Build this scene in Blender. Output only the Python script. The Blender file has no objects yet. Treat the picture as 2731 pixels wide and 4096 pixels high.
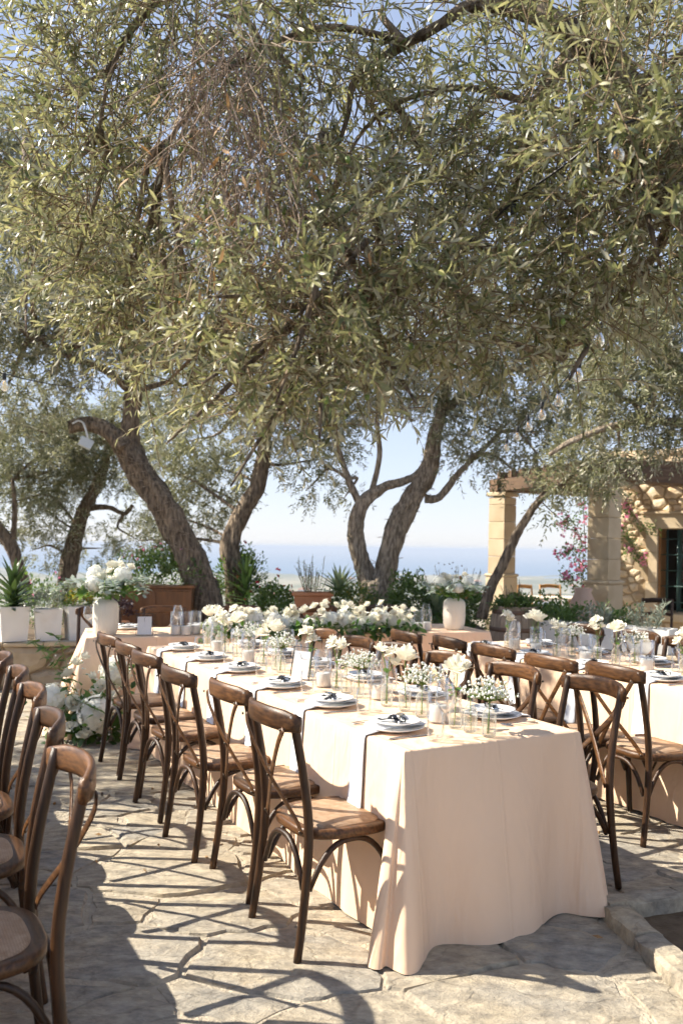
import bpy, math, random
import numpy as np
from mathutils import Vector, Matrix
R = math.radians
rng = np.random.default_rng(7)
random.seed(5)
sc = bpy.context.scene
COL = sc.collection

# ------------------------------------------------------------------ camera, sky, sun, exposure
cam = bpy.data.cameras.new('camera')
cam.sensor_width = 36.0
cam.lens = 29.82
cam.shift_y = 0.0347
cam.clip_start = 0.05
cam.clip_end = 120000
cam.dof.use_dof = True
cam.dof.focus_distance = 3.7
cam.dof.aperture_fstop = 3.2
co = bpy.data.objects.new('camera', cam)
co.location = (0, 0, 1.52)
co.rotation_euler = (R(90), R(-0.9), 0)
COL.objects.link(co)
sc.camera = co

SUN_EL, SUN_ROT = 40.0, -81.5            # elevation, compass angle from +Y towards +X
w = bpy.data.worlds.new('World')
sc.world = w
w.use_nodes = True
wn = w.node_tree.nodes
sky = wn.new('ShaderNodeTexSky')
sky.sky_type = 'NISHITA'
sky.sun_disc = False
sky.sun_elevation = R(SUN_EL)
sky.sun_rotation = R(SUN_ROT)
sky.altitude = 150
sky.air_density = 1.0
sky.dust_density = 0.2
sky.ozone_density = 1.6
gm = wn.new('ShaderNodeGamma'); gm.inputs[1].default_value = 0.42          # soft hazy sky: little contrast from zenith to horizon
tn = wn.new('ShaderNodeMix'); tn.data_type = 'RGBA'; tn.blend_type = 'MULTIPLY'; tn.inputs['Factor'].default_value = 1.0
tn.inputs['B'].default_value = (.77, .78, .89, 1)
w.node_tree.links.new(sky.outputs[0], gm.inputs[0]); w.node_tree.links.new(gm.outputs[0], tn.inputs['A'])
w.node_tree.links.new(tn.outputs['Result'], wn['Background'].inputs[0])
wn['Background'].inputs[1].default_value = 0.15

sl = bpy.data.lights.new('sun', 'SUN')
sl.energy = 2.85
sl.angle = R(0.55)
sl.color = (1.0, 0.925, 0.79)
so = bpy.data.objects.new('sun', sl)
sdir = Vector((math.sin(R(SUN_ROT)) * math.cos(R(SUN_EL)), math.cos(R(SUN_ROT)) * math.cos(R(SUN_EL)), math.sin(R(SUN_EL))))
so.rotation_euler = sdir.to_track_quat('Z', 'Y').to_euler()
COL.objects.link(so)

sc.view_settings.view_transform = 'Standard'
sc.view_settings.look = 'None'
sc.view_settings.exposure = 1.95
sc.view_settings.gamma = 1.0
sc.view_settings.use_curve_mapping = False
cy = sc.cycles
cy.use_denoising = True
cy.use_adaptive_sampling = True
cy.adaptive_threshold = 0.04
cy.time_limit = 800
cy.max_bounces = 6
cy.diffuse_bounces = 4
cy.glossy_bounces = 3
cy.transmission_bounces = 6
cy.transparent_max_bounces = 24
cy.caustics_reflective = False
cy.caustics_refractive = False
cy.sample_clamp_indirect = 6.0

# ------------------------------------------------------------------ materials
MATS = {}
def nt(m):
    return m.node_tree.nodes, m.node_tree.links

def mat(name, col, rough=0.6, col2=None, nscale=6.0, stretch=(1, 1, 1), bump=0.0, bscale=40.0, spec=0.5,
        metal=0.0, orand=0.0, detail=4.0, bdist=.01, sub=0.0, coat=0.0, ramp=(0.35, 0.65), world=False, trans=0.0):
    m = bpy.data.materials.new(name)
    m.use_nodes = True
    N, L = nt(m)
    b = N['Principled BSDF']
    b.inputs['Roughness'].default_value = rough
    b.inputs['Specular IOR Level'].default_value = spec
    b.inputs['Metallic'].default_value = metal
    b.inputs['Coat Weight'].default_value = coat
    c1 = (*col, 1)
    b.inputs['Base Color'].default_value = c1
    tc = N.new('ShaderNodeTexCoord')
    if world:
        g = N.new('ShaderNodeNewGeometry'); vec = g.outputs['Position']
    else:
        vec = tc.outputs['Object']
    oi = N.new('ShaderNodeObjectInfo')
    ad = N.new('ShaderNodeVectorMath'); ad.operation = 'ADD'
    mu = N.new('ShaderNodeMath'); mu.operation = 'MULTIPLY'; mu.inputs[1].default_value = 37.0
    L.new(oi.outputs['Random'], mu.inputs[0])
    L.new(vec, ad.inputs[0]); L.new(mu.outputs[0], ad.inputs[1])
    mp = N.new('ShaderNodeMapping'); mp.inputs['Scale'].default_value = stretch
    L.new(ad.outputs[0], mp.inputs[0])
    out = None
    if col2 is not None:
        nz = N.new('ShaderNodeTexNoise'); nz.inputs['Scale'].default_value = nscale; nz.inputs['Detail'].default_value = detail
        L.new(mp.outputs[0], nz.inputs['Vector'])
        rp = N.new('ShaderNodeValToRGB')
        rp.color_ramp.elements[0].position = ramp[0]; rp.color_ramp.elements[1].position = ramp[1]
        rp.color_ramp.elements[0].color = c1; rp.color_ramp.elements[1].color = (*col2, 1)
        L.new(nz.outputs['Fac'], rp.inputs[0]); out = rp.outputs[0]
    if orand > 0:
        hs = N.new('ShaderNodeHueSaturation')
        mr = N.new('ShaderNodeMapRange'); mr.inputs[3].default_value = 1 - orand; mr.inputs[4].default_value = 1 + orand
        L.new(oi.outputs['Random'], mr.inputs[0]); L.new(mr.outputs[0], hs.inputs['Value'])
        if out is not None: L.new(out, hs.inputs['Color'])
        else: hs.inputs['Color'].default_value = c1
        out = hs.outputs[0]
    if out is not None: L.new(out, b.inputs['Base Color'])
    if bump > 0:
        nb = N.new('ShaderNodeTexNoise'); nb.inputs['Scale'].default_value = bscale; nb.inputs['Detail'].default_value = 6.0
        L.new(mp.outputs[0], nb.inputs['Vector'])
        bp = N.new('ShaderNodeBump'); bp.inputs['Strength'].default_value = bump; bp.inputs['Distance'].default_value = bdist
        L.new(nb.outputs['Fac'], bp.inputs['Height']); L.new(bp.outputs[0], b.inputs['Normal'])
    if trans > 0:
        tr = N.new('ShaderNodeBsdfTranslucent'); mx = N.new('ShaderNodeMixShader'); mx.inputs[0].default_value = trans
        if out is not None: L.new(out, tr.inputs[0])
        else: tr.inputs[0].default_value = c1
        L.new(b.outputs[0], mx.inputs[1]); L.new(tr.outputs[0], mx.inputs[2])
        L.new(mx.outputs[0], N['Material Output'].inputs[0])
    MATS[name] = m
    return m

def leafmat(name, dark, light, under, tl=0.3, rough=0.42):
    m = bpy.data.materials.new(name); m.use_nodes = True
    N, L = nt(m); b = N['Principled BSDF']
    at = N.new('ShaderNodeAttribute'); at.attribute_name = 'lr'
    rp = N.new('ShaderNodeValToRGB')
    rp.color_ramp.elements[0].color = (*dark, 1); rp.color_ramp.elements[1].color = (*light, 1)
    L.new(at.outputs['Fac'], rp.inputs[0])
    g = N.new('ShaderNodeNewGeometry')
    mx = N.new('ShaderNodeMix'); mx.data_type = 'RGBA'
    L.new(g.outputs['Backfacing'], mx.inputs['Factor']); L.new(rp.outputs[0], mx.inputs['A']); mx.inputs['B'].default_value = (*under, 1)
    L.new(mx.outputs['Result'], b.inputs['Base Color'])
    b.inputs['Roughness'].default_value = rough
    tr = N.new('ShaderNodeBsdfTranslucent')
    hs = N.new('ShaderNodeHueSaturation'); hs.inputs['Saturation'].default_value = 1.05; hs.inputs['Value'].default_value = 1.7
    L.new(rp.outputs[0], hs.inputs['Color']); L.new(hs.outputs[0], tr.inputs[0])
    ms = N.new('ShaderNodeMixShader'); ms.inputs[0].default_value = tl
    L.new(b.outputs[0], ms.inputs[1]); L.new(tr.outputs[0], ms.inputs[2])
    L.new(ms.outputs[0], N['Material Output'].inputs[0])
    MATS[name] = m
    return m

def glassmat(name, tint=(1, 1, 1), ior=1.45, milk=0.0, gain=1.0):
    m = bpy.data.materials.new(name); m.use_nodes = True
    N, L = nt(m); N.remove(N['Principled BSDF'])
    fr = N.new('ShaderNodeFresnel'); fr.inputs['IOR'].default_value = ior
    k = N.new('ShaderNodeMath'); k.operation = 'MULTIPLY'; k.inputs[1].default_value = 1.5 * gain; k.use_clamp = True
    L.new(fr.outputs[0], k.inputs[0])
    tp = N.new('ShaderNodeBsdfTransparent'); tp.inputs[0].default_value = (*tint, 1)
    gl = N.new('ShaderNodeBsdfGlossy'); gl.inputs['Roughness'].default_value = 0.02
    ms = N.new('ShaderNodeMixShader')
    L.new(k.outputs[0], ms.inputs[0]); L.new(tp.outputs[0], ms.inputs[1]); L.new(gl.outputs[0], ms.inputs[2])
    o = ms.outputs[0]
    if milk > 0:
        df = N.new('ShaderNodeBsdfTranslucent'); df.inputs[0].default_value = (.85, .87, .84, 1)
        m2 = N.new('ShaderNodeMixShader'); m2.inputs[0].default_value = milk
        L.new(o, m2.inputs[1]); L.new(df.outputs[0], m2.inputs[2]); o = m2.outputs[0]
    L.new(o, N['Material Output'].inputs[0])
    MATS[name] = m
    return m

mat('wood_z', (.024, .0105, .0042), .42, (.062, .028, .011), 3, (34, 34, 3), .15, 30, orand=.36, spec=.38)
mat('wood_x', (.042, .0175, .0062), .38, (.118, .053, .019), 3, (3.5, 30, 30), .15, 25, orand=.36, spec=.38)
mat('bolt', (.10, .08, .06), .35, metal=.8)
mat('cloth', (.81, .575, .40), .78, (.83, .595, .42), 1.5, bump=.10, bscale=420, spec=.25)
mat('napkin', (.84, .84, .86), .85, bump=.06, bscale=500, spec=.2)
mat('porcelain', (.86, .85, .83), .16)
mat('ribbon', (.012, .013, .016), .5)
mat('steel', (.55, .54, .52), .18, metal=1.0)
mat('wax', (.88, .86, .82), .5)
mat('wick', (.05, .04, .03), .9)
mat('frame_metal', (.03, .04, .045), .4, metal=.3)
mat('card', (.83, .83, .85), .8)
mat('card_relief', (.66, .66, .70), .8)
mat('petal', (.88, .86, .77), .6, (.85, .81, .67), 9, trans=.3, spec=.25, orand=.04)
mat('hydrangea', (.85, .85, .76), .65, (.90, .89, .83), 14, trans=.3, spec=.25)
mat('bud', (.50, .60, .28), .6, trans=.2)
mat('stem', (.16, .25, .05), .6)
mat('gypso_white', (.86, .86, .80), .7, trans=.2)
mat('ceramic', (.76, .72, .64), .62, (.72, .67, .58), 5, bump=.08, bscale=60)
mat('pot_white', (.74, .72, .68), .8, (.60, .53, .44), 3.2, bump=.25, bscale=18, ramp=(.55, .85))
mat('terracotta', (.42, .17, .075), .8, (.50, .24, .12), 6, bump=.2, bscale=30)
mat('cabinet_wood', (.13, .05, .014), .4, (.20, .078, .022), 3, (9, 9, 1.2), orand=.08)
mat('black', (.015, .015, .015), .5)
mat('soil', (.10, .065, .035), .95, (.16, .11, .065), 14, bump=.8, bscale=60, world=True)
mat('bark', (.085, .060, .040), .92, (.29, .22, .15), 5, (7, 7, 1.6), 1.0, 3.2, ramp=(.38, .66), world=True, bdist=.06)
mat('bark_pale', (.15, .115, .08), .92, (.42, .34, .25), 6, (6, 6, 1.6), 1.0, 3.4, ramp=(.38, .66), world=True, bdist=.06)
mat('twig', (.17, .12, .07), .85, (.26, .19, .11), 20, world=True)
mat('dry_twig', (.20, .14, .095), .85, (.31, .23, .165), 20, world=True)
mat('dead_leaf', (.30, .16, .06), .7, (.46, .28, .12), 30, trans=.25, world=True)
mat('olive_fruit', (.20, .28, .06), .35, orand=.15)
mat('render_stone', (.50, .385, .245), .9, (.60, .48, .325), 3, bump=.3, bscale=22, orand=.10, world=True)
mat('wall_stone', (.52, .38, .23), .92, (.72, .60, .43), 5, bump=.8, bscale=18, orand=.22, world=True)
mat('wall_mortar', (.40, .30, .185), .95, bump=.5, bscale=50, world=True)
mat('rubble_stone', (.30, .23, .15), .92, (.46, .38, .27), 4, bump=.7, bscale=14, orand=.22, world=True)
mat('rubble_mortar', (.22, .165, .105), .95, bump=.6, bscale=30, world=True)
mat('beam', (.10, .055, .028), .8, (.17, .10, .055), 4, (1, 1, 8), .3, 20, orand=.2)
mat('window_green', (.035, .085, .075), .5)
mat('window_wood', (.28, .13, .045), .6, (.34, .17, .06), 5)
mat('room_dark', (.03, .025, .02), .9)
mat('barrel_wood', (.22, .16, .11), .8, (.36, .28, .20), 3, (10, 10, 1.5), .3, 20, orand=.16)
mat('barrel_hoop', (.11, .10, .09), .6, (.20, .10, .05), 9, metal=.5)
mat('chair_yellow', (.42, .22, .07), .5, orand=.15)
mat('cushion', (.72, .62, .48), .9)
mat('cable', (.012, .012, .013), .5)
mat('filament', (.9, .45, .10), .4, metal=.6)
mat('white_cable', (.75, .75, .74), .5)
mat('lamp_body', (.55, .58, .58), .4)
mat('pink', (.85, .16, .38), .6, (.90, .42, .56), 15, trans=.4)
mat('red_flower', (.45, .02, .05), .6, trans=.3)
mat('yellow_leafy', (.55, .36, .03), .6, (.42, .38, .05), 10, trans=.35)
mat('house_white', (.70, .66, .58), .9, orand=.12)
mat('roof_tile', (.38, .19, .11), .9, orand=.12)
mat('far_window', (.06, .07, .08), .4)
leafmat('olive_leaf', (.058, .076, .028), (.31, .30, .135), (.56, .525, .395), .38, .40)
leafmat('olive_far', (.075, .09, .042), (.27, .265, .14), (.47, .445, .345), .34, .48)
leafmat('green_leaf', (.03, .08, .014), (.10, .19, .032), (.14, .2, .07), .3, .4)
leafmat('shrub_leaf', (.035, .085, .016), (.15, .23, .045), (.15, .21, .07), .3, .45)
leafmat('silver_leaf', (.11, .14, .10), (.25, .28, .21), (.28, .30, .24), .25, .5)
leafmat('eucalyptus', (.16, .21, .17), (.34, .39, .34), (.36, .40, .36), .25, .5)
leafmat('aloe', (.035, .075, .022), (.10, .155, .045), (.08, .12, .04), .12, .35)
leafmat('agave', (.12, .19, .09), (.33, .38, .22), (.2, .26, .14), .15, .45)
leafmat('purple_leaf', (.03, .012, .018), (.09, .05, .05), (.07, .04, .05), .2, .45)
glassmat('glass', (1, 1, 1), 1.3, .02, .28)
glassmat('bottle_glass', (.995, 1, .995), 1.3, .15, .32)
glassmat('water', (.99, .995, .98), 1.2, .05, .3)
glassmat('bulb_glass', (1, .97, .9), 1.45, .14, .8)
glassmat('pane_glass', (.55, .62, .60), 1.5, 0, 1.3)

# soft wrinkles and press creases in the cloth, under its fine weave
def wrinkles():
    N, L = nt(MATS['cloth']); b = N['Principled BSDF']; old = b.inputs['Normal'].links[0].from_node
    tc = N.new('ShaderNodeTexCoord'); n1 = N.new('ShaderNodeTexNoise'); n1.inputs['Scale'].default_value = 2.6; n1.inputs['Detail'].default_value = 3; n1.inputs['Distortion'].default_value = .8
    mp = N.new('ShaderNodeMapping'); mp.inputs['Scale'].default_value = (2.2, 2.2, .7); L.new(tc.outputs['Object'], mp.inputs[0]); L.new(mp.outputs[0], n1.inputs['Vector'])
    bp = N.new('ShaderNodeBump'); bp.inputs['Strength'].default_value = .7; bp.inputs['Distance'].default_value = .03
    sx = N.new('ShaderNodeSeparateXYZ'); L.new(tc.outputs['Object'], sx.inputs[0]); acc = n1.outputs['Fac']
    for ax, per in (('X', .41), ('Y', .62)):          # ironed fold lines
        pp = N.new('ShaderNodeMath'); pp.operation = 'PINGPONG'; pp.inputs[1].default_value = per / 2; L.new(sx.outputs[ax], pp.inputs[0])
        mr = N.new('ShaderNodeMapRange'); mr.interpolation_type = 'SMOOTHSTEP'; mr.inputs[1].default_value = 0; mr.inputs[2].default_value = .012; mr.inputs[3].default_value = .10; mr.inputs[4].default_value = 0; L.new(pp.outputs[0], mr.inputs[0])
        ad = N.new('ShaderNodeMath'); ad.operation = 'ADD'; L.new(acc, ad.inputs[0]); L.new(mr.outputs[0], ad.inputs[1]); acc = ad.outputs[0]
    L.new(acc, bp.inputs['Height']); L.new(bp.outputs[0], old.inputs['Normal'])
wrinkles()

# cane seat: two crossed waves give the weave
def weave():
    m = mat('cane', (.38, .235, .135), .6, (.52, .36, .235), 30)
    N, L = nt(m); b = N['Principled BSDF']
    tc = N.new('ShaderNodeTexCoord')
    hs = []
    for d in ('X', 'Y'):
        wv = N.new('ShaderNodeTexWave'); wv.wave_type = 'BANDS'; wv.bands_direction = d
        wv.inputs['Scale'].default_value = 42; wv.inputs['Distortion'].default_value = 1.2; wv.inputs['Detail'].default_value = 1
        L.new(tc.outputs['Object'], wv.inputs[0]); hs.append(wv)
    mu = N.new('ShaderNodeMath'); mu.operation = 'MULTIPLY'
    L.new(hs[0].outputs['Fac'], mu.inputs[0]); L.new(hs[1].outputs['Fac'], mu.inputs[1])
    bp = N.new('ShaderNodeBump'); bp.inputs['Strength'].default_value = .6; bp.inputs['Distance'].default_value = .003
    L.new(mu.outputs[0], bp.inputs['Height']); L.new(bp.outputs[0], b.inputs['Normal'])
    src = b.inputs['Base Color'].links[0].from_socket
    mx = N.new('ShaderNodeMix'); mx.data_type = 'RGBA'; mx.blend_type = 'MULTIPLY'; mx.inputs['Factor'].default_value = .28
    L.new(src, mx.inputs['A']); L.new(mu.outputs[0], mx.inputs['B']); L.new(mx.outputs['Result'], b.inputs['Base Color'])
weave()

# flagstone: grey slate and warm ochre, mottled; tone differs stone by stone
def flagmat():
    m = bpy.data.materials.new('flagstone'); m.use_nodes = True
    N, L = nt(m); b = N['Principled BSDF']; b.inputs['Roughness'].default_value = .8
    b.inputs['Specular IOR Level'].default_value = .3
    g = N.new('ShaderNodeNewGeometry'); oi = N.new('ShaderNodeObjectInfo')
    mp = N.new('ShaderNodeMapping'); mp.inputs['Scale'].default_value = (1, 1.7, 1); mp.inputs['Rotation'].default_value = (0, 0, R(12))
    L.new(g.outputs['Position'], mp.inputs[0])
    def noise(s, d=5, rgh=.6):
        n = N.new('ShaderNodeTexNoise'); n.inputs['Scale'].default_value = s; n.inputs['Detail'].default_value = d
        n.inputs['Roughness'].default_value = rgh; L.new(mp.outputs[0], n.inputs['Vector']); return n
    r1 = N.new('ShaderNodeValToRGB')
    e = r1.color_ramp.elements
    e[0].position = 0; e[0].color = (.30, .285, .255, 1)
    e[1].position = 1; e[1].color = (.45, .385, .285, 1)
    k = e.new(.5); k.color = (.365, .33, .275, 1)
    L.new(oi.outputs['Random'], r1.inputs[0])
    n1 = noise(2.6); n2 = noise(11, 6, .7); n3 = noise(45, 4, .7)
    r2 = N.new('ShaderNodeValToRGB'); r2.color_ramp.elements[0].position = .42; r2.color_ramp.elements[1].position = .68
    L.new(n1.outputs['Fac'], r2.inputs[0])
    mx = N.new('ShaderNodeMix'); mx.data_type = 'RGBA'
    k2 = N.new('ShaderNodeMath'); k2.operation = 'MULTIPLY'; k2.inputs[1].default_value = .75
    L.new(r2.outputs[0], k2.inputs[0]); L.new(k2.outputs[0], mx.inputs['Factor'])
    L.new(r1.outputs[0], mx.inputs['A']); mx.inputs['B'].default_value = (.49, .41, .29, 1)
    r3 = N.new('ShaderNodeValToRGB'); r3.color_ramp.elements[0].position = .36; r3.color_ramp.elements[1].position = .7
    r3.color_ramp.elements[0].color = (.52, .52, .53, 1); r3.color_ramp.elements[1].color = (1.30, 1.28, 1.24, 1)
    L.new(n2.outputs['Fac'], r3.inputs[0])
    m2 = N.new('ShaderNodeMix'); m2.data_type = 'RGBA'; m2.blend_type = 'MULTIPLY'; m2.inputs['Factor'].default_value = .85
    L.new(mx.outputs['Result'], m2.inputs['A']); L.new(r3.outputs[0], m2.inputs['B'])
    # rust and lichen stains
    n4 = noise(5.5, 7, .75)
    r4 = N.new('ShaderNodeValToRGB'); r4.color_ramp.elements[0].position = .62; r4.color_ramp.elements[1].position = .74
    L.new(n4.outputs['Fac'], r4.inputs[0])
    k4 = N.new('ShaderNodeMath'); k4.operation = 'MULTIPLY'; k4.inputs[1].default_value = .5; L.new(r4.outputs[0], k4.inputs[0])
    m3 = N.new('ShaderNodeMix'); m3.data_type = 'RGBA'; L.new(k4.outputs[0], m3.inputs['Factor'])
    L.new(m2.outputs['Result'], m3.inputs['A']); m3.inputs['B'].default_value = (.46, .30, .13, 1)
    # hairline cracks and flaked layers wander across the slabs
    dn = noise(3.0, 4, .6); va = N.new('ShaderNodeVectorMath'); va.operation = 'MULTIPLY_ADD'; va.inputs[1].default_value = (.35, .35, 0)
    L.new(dn.outputs['Color'], va.inputs[0]); L.new(mp.outputs[0], va.inputs[2])
    vo = N.new('ShaderNodeTexVoronoi'); vo.feature = 'DISTANCE_TO_EDGE'; vo.inputs['Scale'].default_value = 2.3; L.new(va.outputs[0], vo.inputs['Vector'])
    r5 = N.new('ShaderNodeValToRGB'); r5.color_ramp.elements[0].position = .004; r5.color_ramp.elements[1].position = .022; r5.color_ramp.elements[0].color = (.34, .31, .28, 1)
    L.new(vo.outputs['Distance'], r5.inputs[0])
    m5 = N.new('ShaderNodeMix'); m5.data_type = 'RGBA'; m5.blend_type = 'MULTIPLY'; m5.inputs['Factor'].default_value = .28
    L.new(m3.outputs['Result'], m5.inputs['A']); L.new(r5.outputs[0], m5.inputs['B'])
    L.new(m5.outputs['Result'], b.inputs['Base Color'])
    ad = N.new('ShaderNodeMath'); ad.operation = 'MULTIPLY_ADD'; ad.inputs[1].default_value = .45
    L.new(n3.outputs['Fac'], ad.inputs[0]); L.new(n2.outputs['Fac'], ad.inputs[2])
    bp = N.new('ShaderNodeBump'); bp.inputs['Strength'].default_value = 1.0; bp.inputs['Distance'].default_value = .015
    a2 = N.new('ShaderNodeMath'); a2.operation = 'MULTIPLY_ADD'; a2.inputs[1].default_value = .16
    L.new(r5.outputs[0], a2.inputs[0]); L.new(ad.outputs[0], a2.inputs[2])
    L.new(a2.outputs[0], bp.inputs['Height']); L.new(bp.outputs[0], b.inputs['Normal'])
    MATS['flagstone'] = m
flagmat()
mat('mortar', (.32, .275, .21), .95, (.46, .395, .30), 14, bump=1.0, bscale=40, world=True, ramp=(.3, .7), bdist=.02)

# ------------------------------------------------------------------ mesh helpers
class MB:
    def __init__(s): s.v = []; s.f = []
    def add(s, v, f):
        o = len(s.v); s.v.extend([tuple(p) for p in v]); s.f.extend([tuple(i + o for i in q) for q in f]); return s
    def box(s, x0, x1, y0, y1, z0, z1, bev=0.0):
        if bev > 0:
            b = bev
            v = []
            for z, i in ((z0, b), (z0 + b, 0), (z1 - b, 0), (z1, b)):
                v += [(x0 + i, y0 + i, z), (x1 - i, y0 + i, z), (x1 - i, y1 - i, z), (x0 + i, y1 - i, z)]
            f = [(3, 2, 1, 0), (12, 13, 14, 15)]
            for k in range(3):
                for j in range(4):
                    f.append((4 * k + j, 4 * k + (j + 1) % 4, 4 * k + 4 + (j + 1) % 4, 4 * k + 4 + j))
            return s.add(v, f)
        v = [(x, y, z) for z in (z0, z1) for x, y in ((x0, y0), (x1, y0), (x1, y1), (x0, y1))]
        return s.add(v, [(3, 2, 1, 0), (4, 5, 6, 7), (0, 1, 5, 4), (1, 2, 6, 5), (2, 3, 7, 6), (3, 0, 4, 7)])
    def tube(s, pts, rad, n=8, cap=True, smooth=0, flat=None, ref=None):
        P = [np.array(p, float) for p in pts]
        if not hasattr(rad, '__len__'): rad = [rad] * len(P)
        if smooth: P, rad = spline(P, rad, smooth)
        m = len(P); v = []; f = []
        T = [P[min(i + 1, m - 1)] - P[max(i - 1, 0)] for i in range(m)]
        T = [t / (np.linalg.norm(t) + 1e-9) for t in T]
        up = np.array(ref if ref is not None else ((0, 0, 1) if abs(T[0][2]) < .9 else (1, 0, 0)), float)
        for i in range(m):
            t = T[i]; a = up - t * np.dot(up, t); a /= (np.linalg.norm(a) + 1e-9); b = np.cross(t, a); up = a
            for k in range(n):
                th = 2 * math.pi * k / n
                ca, sa = math.cos(th), math.sin(th)
                if flat: q = P[i] + a * ca * flat[0] * rad[i] + b * sa * flat[1] * rad[i]
                else: q = P[i] + (a * ca + b * sa) * rad[i]
                v.append(q)
        for i in range(m - 1):
            for k in range(n):
                f.append((i * n + k, i * n + (k + 1) % n, (i + 1) * n + (k + 1) % n, (i + 1) * n + k))
        if cap: f.append(tuple(range(n - 1, -1, -1))); f.append(tuple((m - 1) * n + k for k in range(n)))
        return s.add(v, f)
    def lathe(s, prof, n=24, c=(0, 0, 0), ang=None, close=False):
        v = []; f = []; m = len(prof)
        for r, z in prof:
            for k in range(n):
                th = 2 * math.pi * k / n; rr = r
                if ang: rr = r + ang(th, z, r)
                v.append((c[0] + rr * math.cos(th), c[1] + rr * math.sin(th), c[2] + z))
        for i in range(m - 1):
            for k in range(n): f.append((i * n + k, i * n + (k + 1) % n, (i + 1) * n + (k + 1) % n, (i + 1) * n + k))
        return s.add(v, f)
    def ball(s, c, r, n=6, m=4, sz=(1, 1, 1)):
        v = [(c[0], c[1], c[2] - r * sz[2])]; f = []
        for i in range(1, m):
            ph = -math.pi / 2 + math.pi * i / m
            for k in range(n):
                th = 2 * math.pi * k / n
                v.append((c[0] + r * sz[0] * math.cos(ph) * math.cos(th), c[1] + r * sz[1] * math.cos(ph) * math.sin(th), c[2] + r * sz[2] * math.sin(ph)))
        v.append((c[0], c[1], c[2] + r * sz[2])); e = len(v) - 1
        for k in range(n): f.append((0, 1 + (k + 1) % n, 1 + k)); f.append((e, e - n + k, e - n + (k + 1) % n))
        for i in range(m - 2):
            for k in range(n): f.append((1 + i * n + k, 1 + i * n + (k + 1) % n, 1 + (i + 1) * n + (k + 1) % n, 1 + (i + 1) * n + k))
        return s.add(v, f)
    def mesh(s, name, m, smooth=True):
        me = bpy.data.meshes.new(name); me.from_pydata([tuple(map(float, p)) for p in s.v], [], s.f)
        me.materials.append(MATS[m])
        if smooth: me.polygons.foreach_set('use_smooth', [True] * len(me.polygons))
        me.update(); return me
    def build(s, name, m, parent=None, smooth=True, loc=None, rz=0):
        return link(name, s.mesh(name, m, smooth), parent, loc, rz)

def spline(P, rad, k):
    m = len(P); Q = []; rr = []
    for i in range(m - 1):
        p0, p1, p2, p3 = P[max(i - 1, 0)], P[i], P[i + 1], P[min(i + 2, m - 1)]
        for j in range(k):
            t = j / k
            Q.append(.5 * ((2 * p1) + (-p0 + p2) * t + (2 * p0 - 5 * p1 + 4 * p2 - p3) * t * t + (-p0 + 3 * p1 - 3 * p2 + p3) * t ** 3))
            rr.append(rad[i] * (1 - t) + rad[i + 1] * t)
    Q.append(P[-1]); rr.append(rad[-1]); return Q, rr

def link(name, me, parent=None, loc=None, rz=0, rot=None, scale=None):
    o = bpy.data.objects.new(name, me); COL.objects.link(o)
    if parent is not None: o.parent = parent
    if loc is not None: o.location = loc
    if rz: o.rotation_euler = (0, 0, rz)
    if rot is not None: o.rotation_euler = rot
    if scale is not None: o.scale = scale if hasattr(scale, '__len__') else (scale,) * 3
    return o
def tag(o, label=None, cat=None, group=None, kind=None):
    if label: o['label'] = label
    if cat: o['category'] = cat
    if group: o['group'] = group
    if kind: o['kind'] = kind
    return o
def thing(name, label, cat, loc=(0, 0, 0), rz=0, group=None):
    return tag(link(name, None, None, loc, rz), label, cat, group)
def copy_tree(o, parent=None):
    c = o.copy(); COL.objects.link(c); c.parent = parent
    for ch in o.children: copy_tree(ch, c)
    return c
def rawmesh(name, V, T, m, lr=None, smooth=True):
    me = bpy.data.meshes.new(name)
    V = np.asarray(V, np.float32).reshape(-1, 3); T = np.asarray(T, np.int32); k = T.shape[1]
    me.vertices.add(len(V)); me.vertices.foreach_set('co', V.ravel())
    me.loops.add(T.size); me.loops.foreach_set('vertex_index', T.ravel())
    me.polygons.add(len(T)); me.polygons.foreach_set('loop_start', np.arange(0, T.size, k, dtype=np.int32))
    if smooth: me.polygons.foreach_set('use_smooth', np.ones(len(T), bool))
    if lr is not None:
        a = me.attributes.new('lr', 'FLOAT', 'POINT'); a.data.foreach_set('value', np.asarray(lr, np.float32))
    me.materials.append(MATS[m]); me.update(calc_edges=True); me.validate(); return me
ORD = ['nearest', 'second nearest', 'third nearest', 'fourth nearest', 'fifth nearest', 'farthest']

# table frame: t along the tables away from the camera, n across to the right (28 degrees off the view)
YAW = R(28)
t_ = np.array([-math.sin(YAW), math.cos(YAW)]); n_ = np.array([math.cos(YAW), math.sin(YAW)])
A_ = np.array([.248, 3.19])
def TP(s, n, z=0.0):
    p = A_ + s * t_ + n * n_
    return (float(p[0]), float(p[1]), z)

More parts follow.
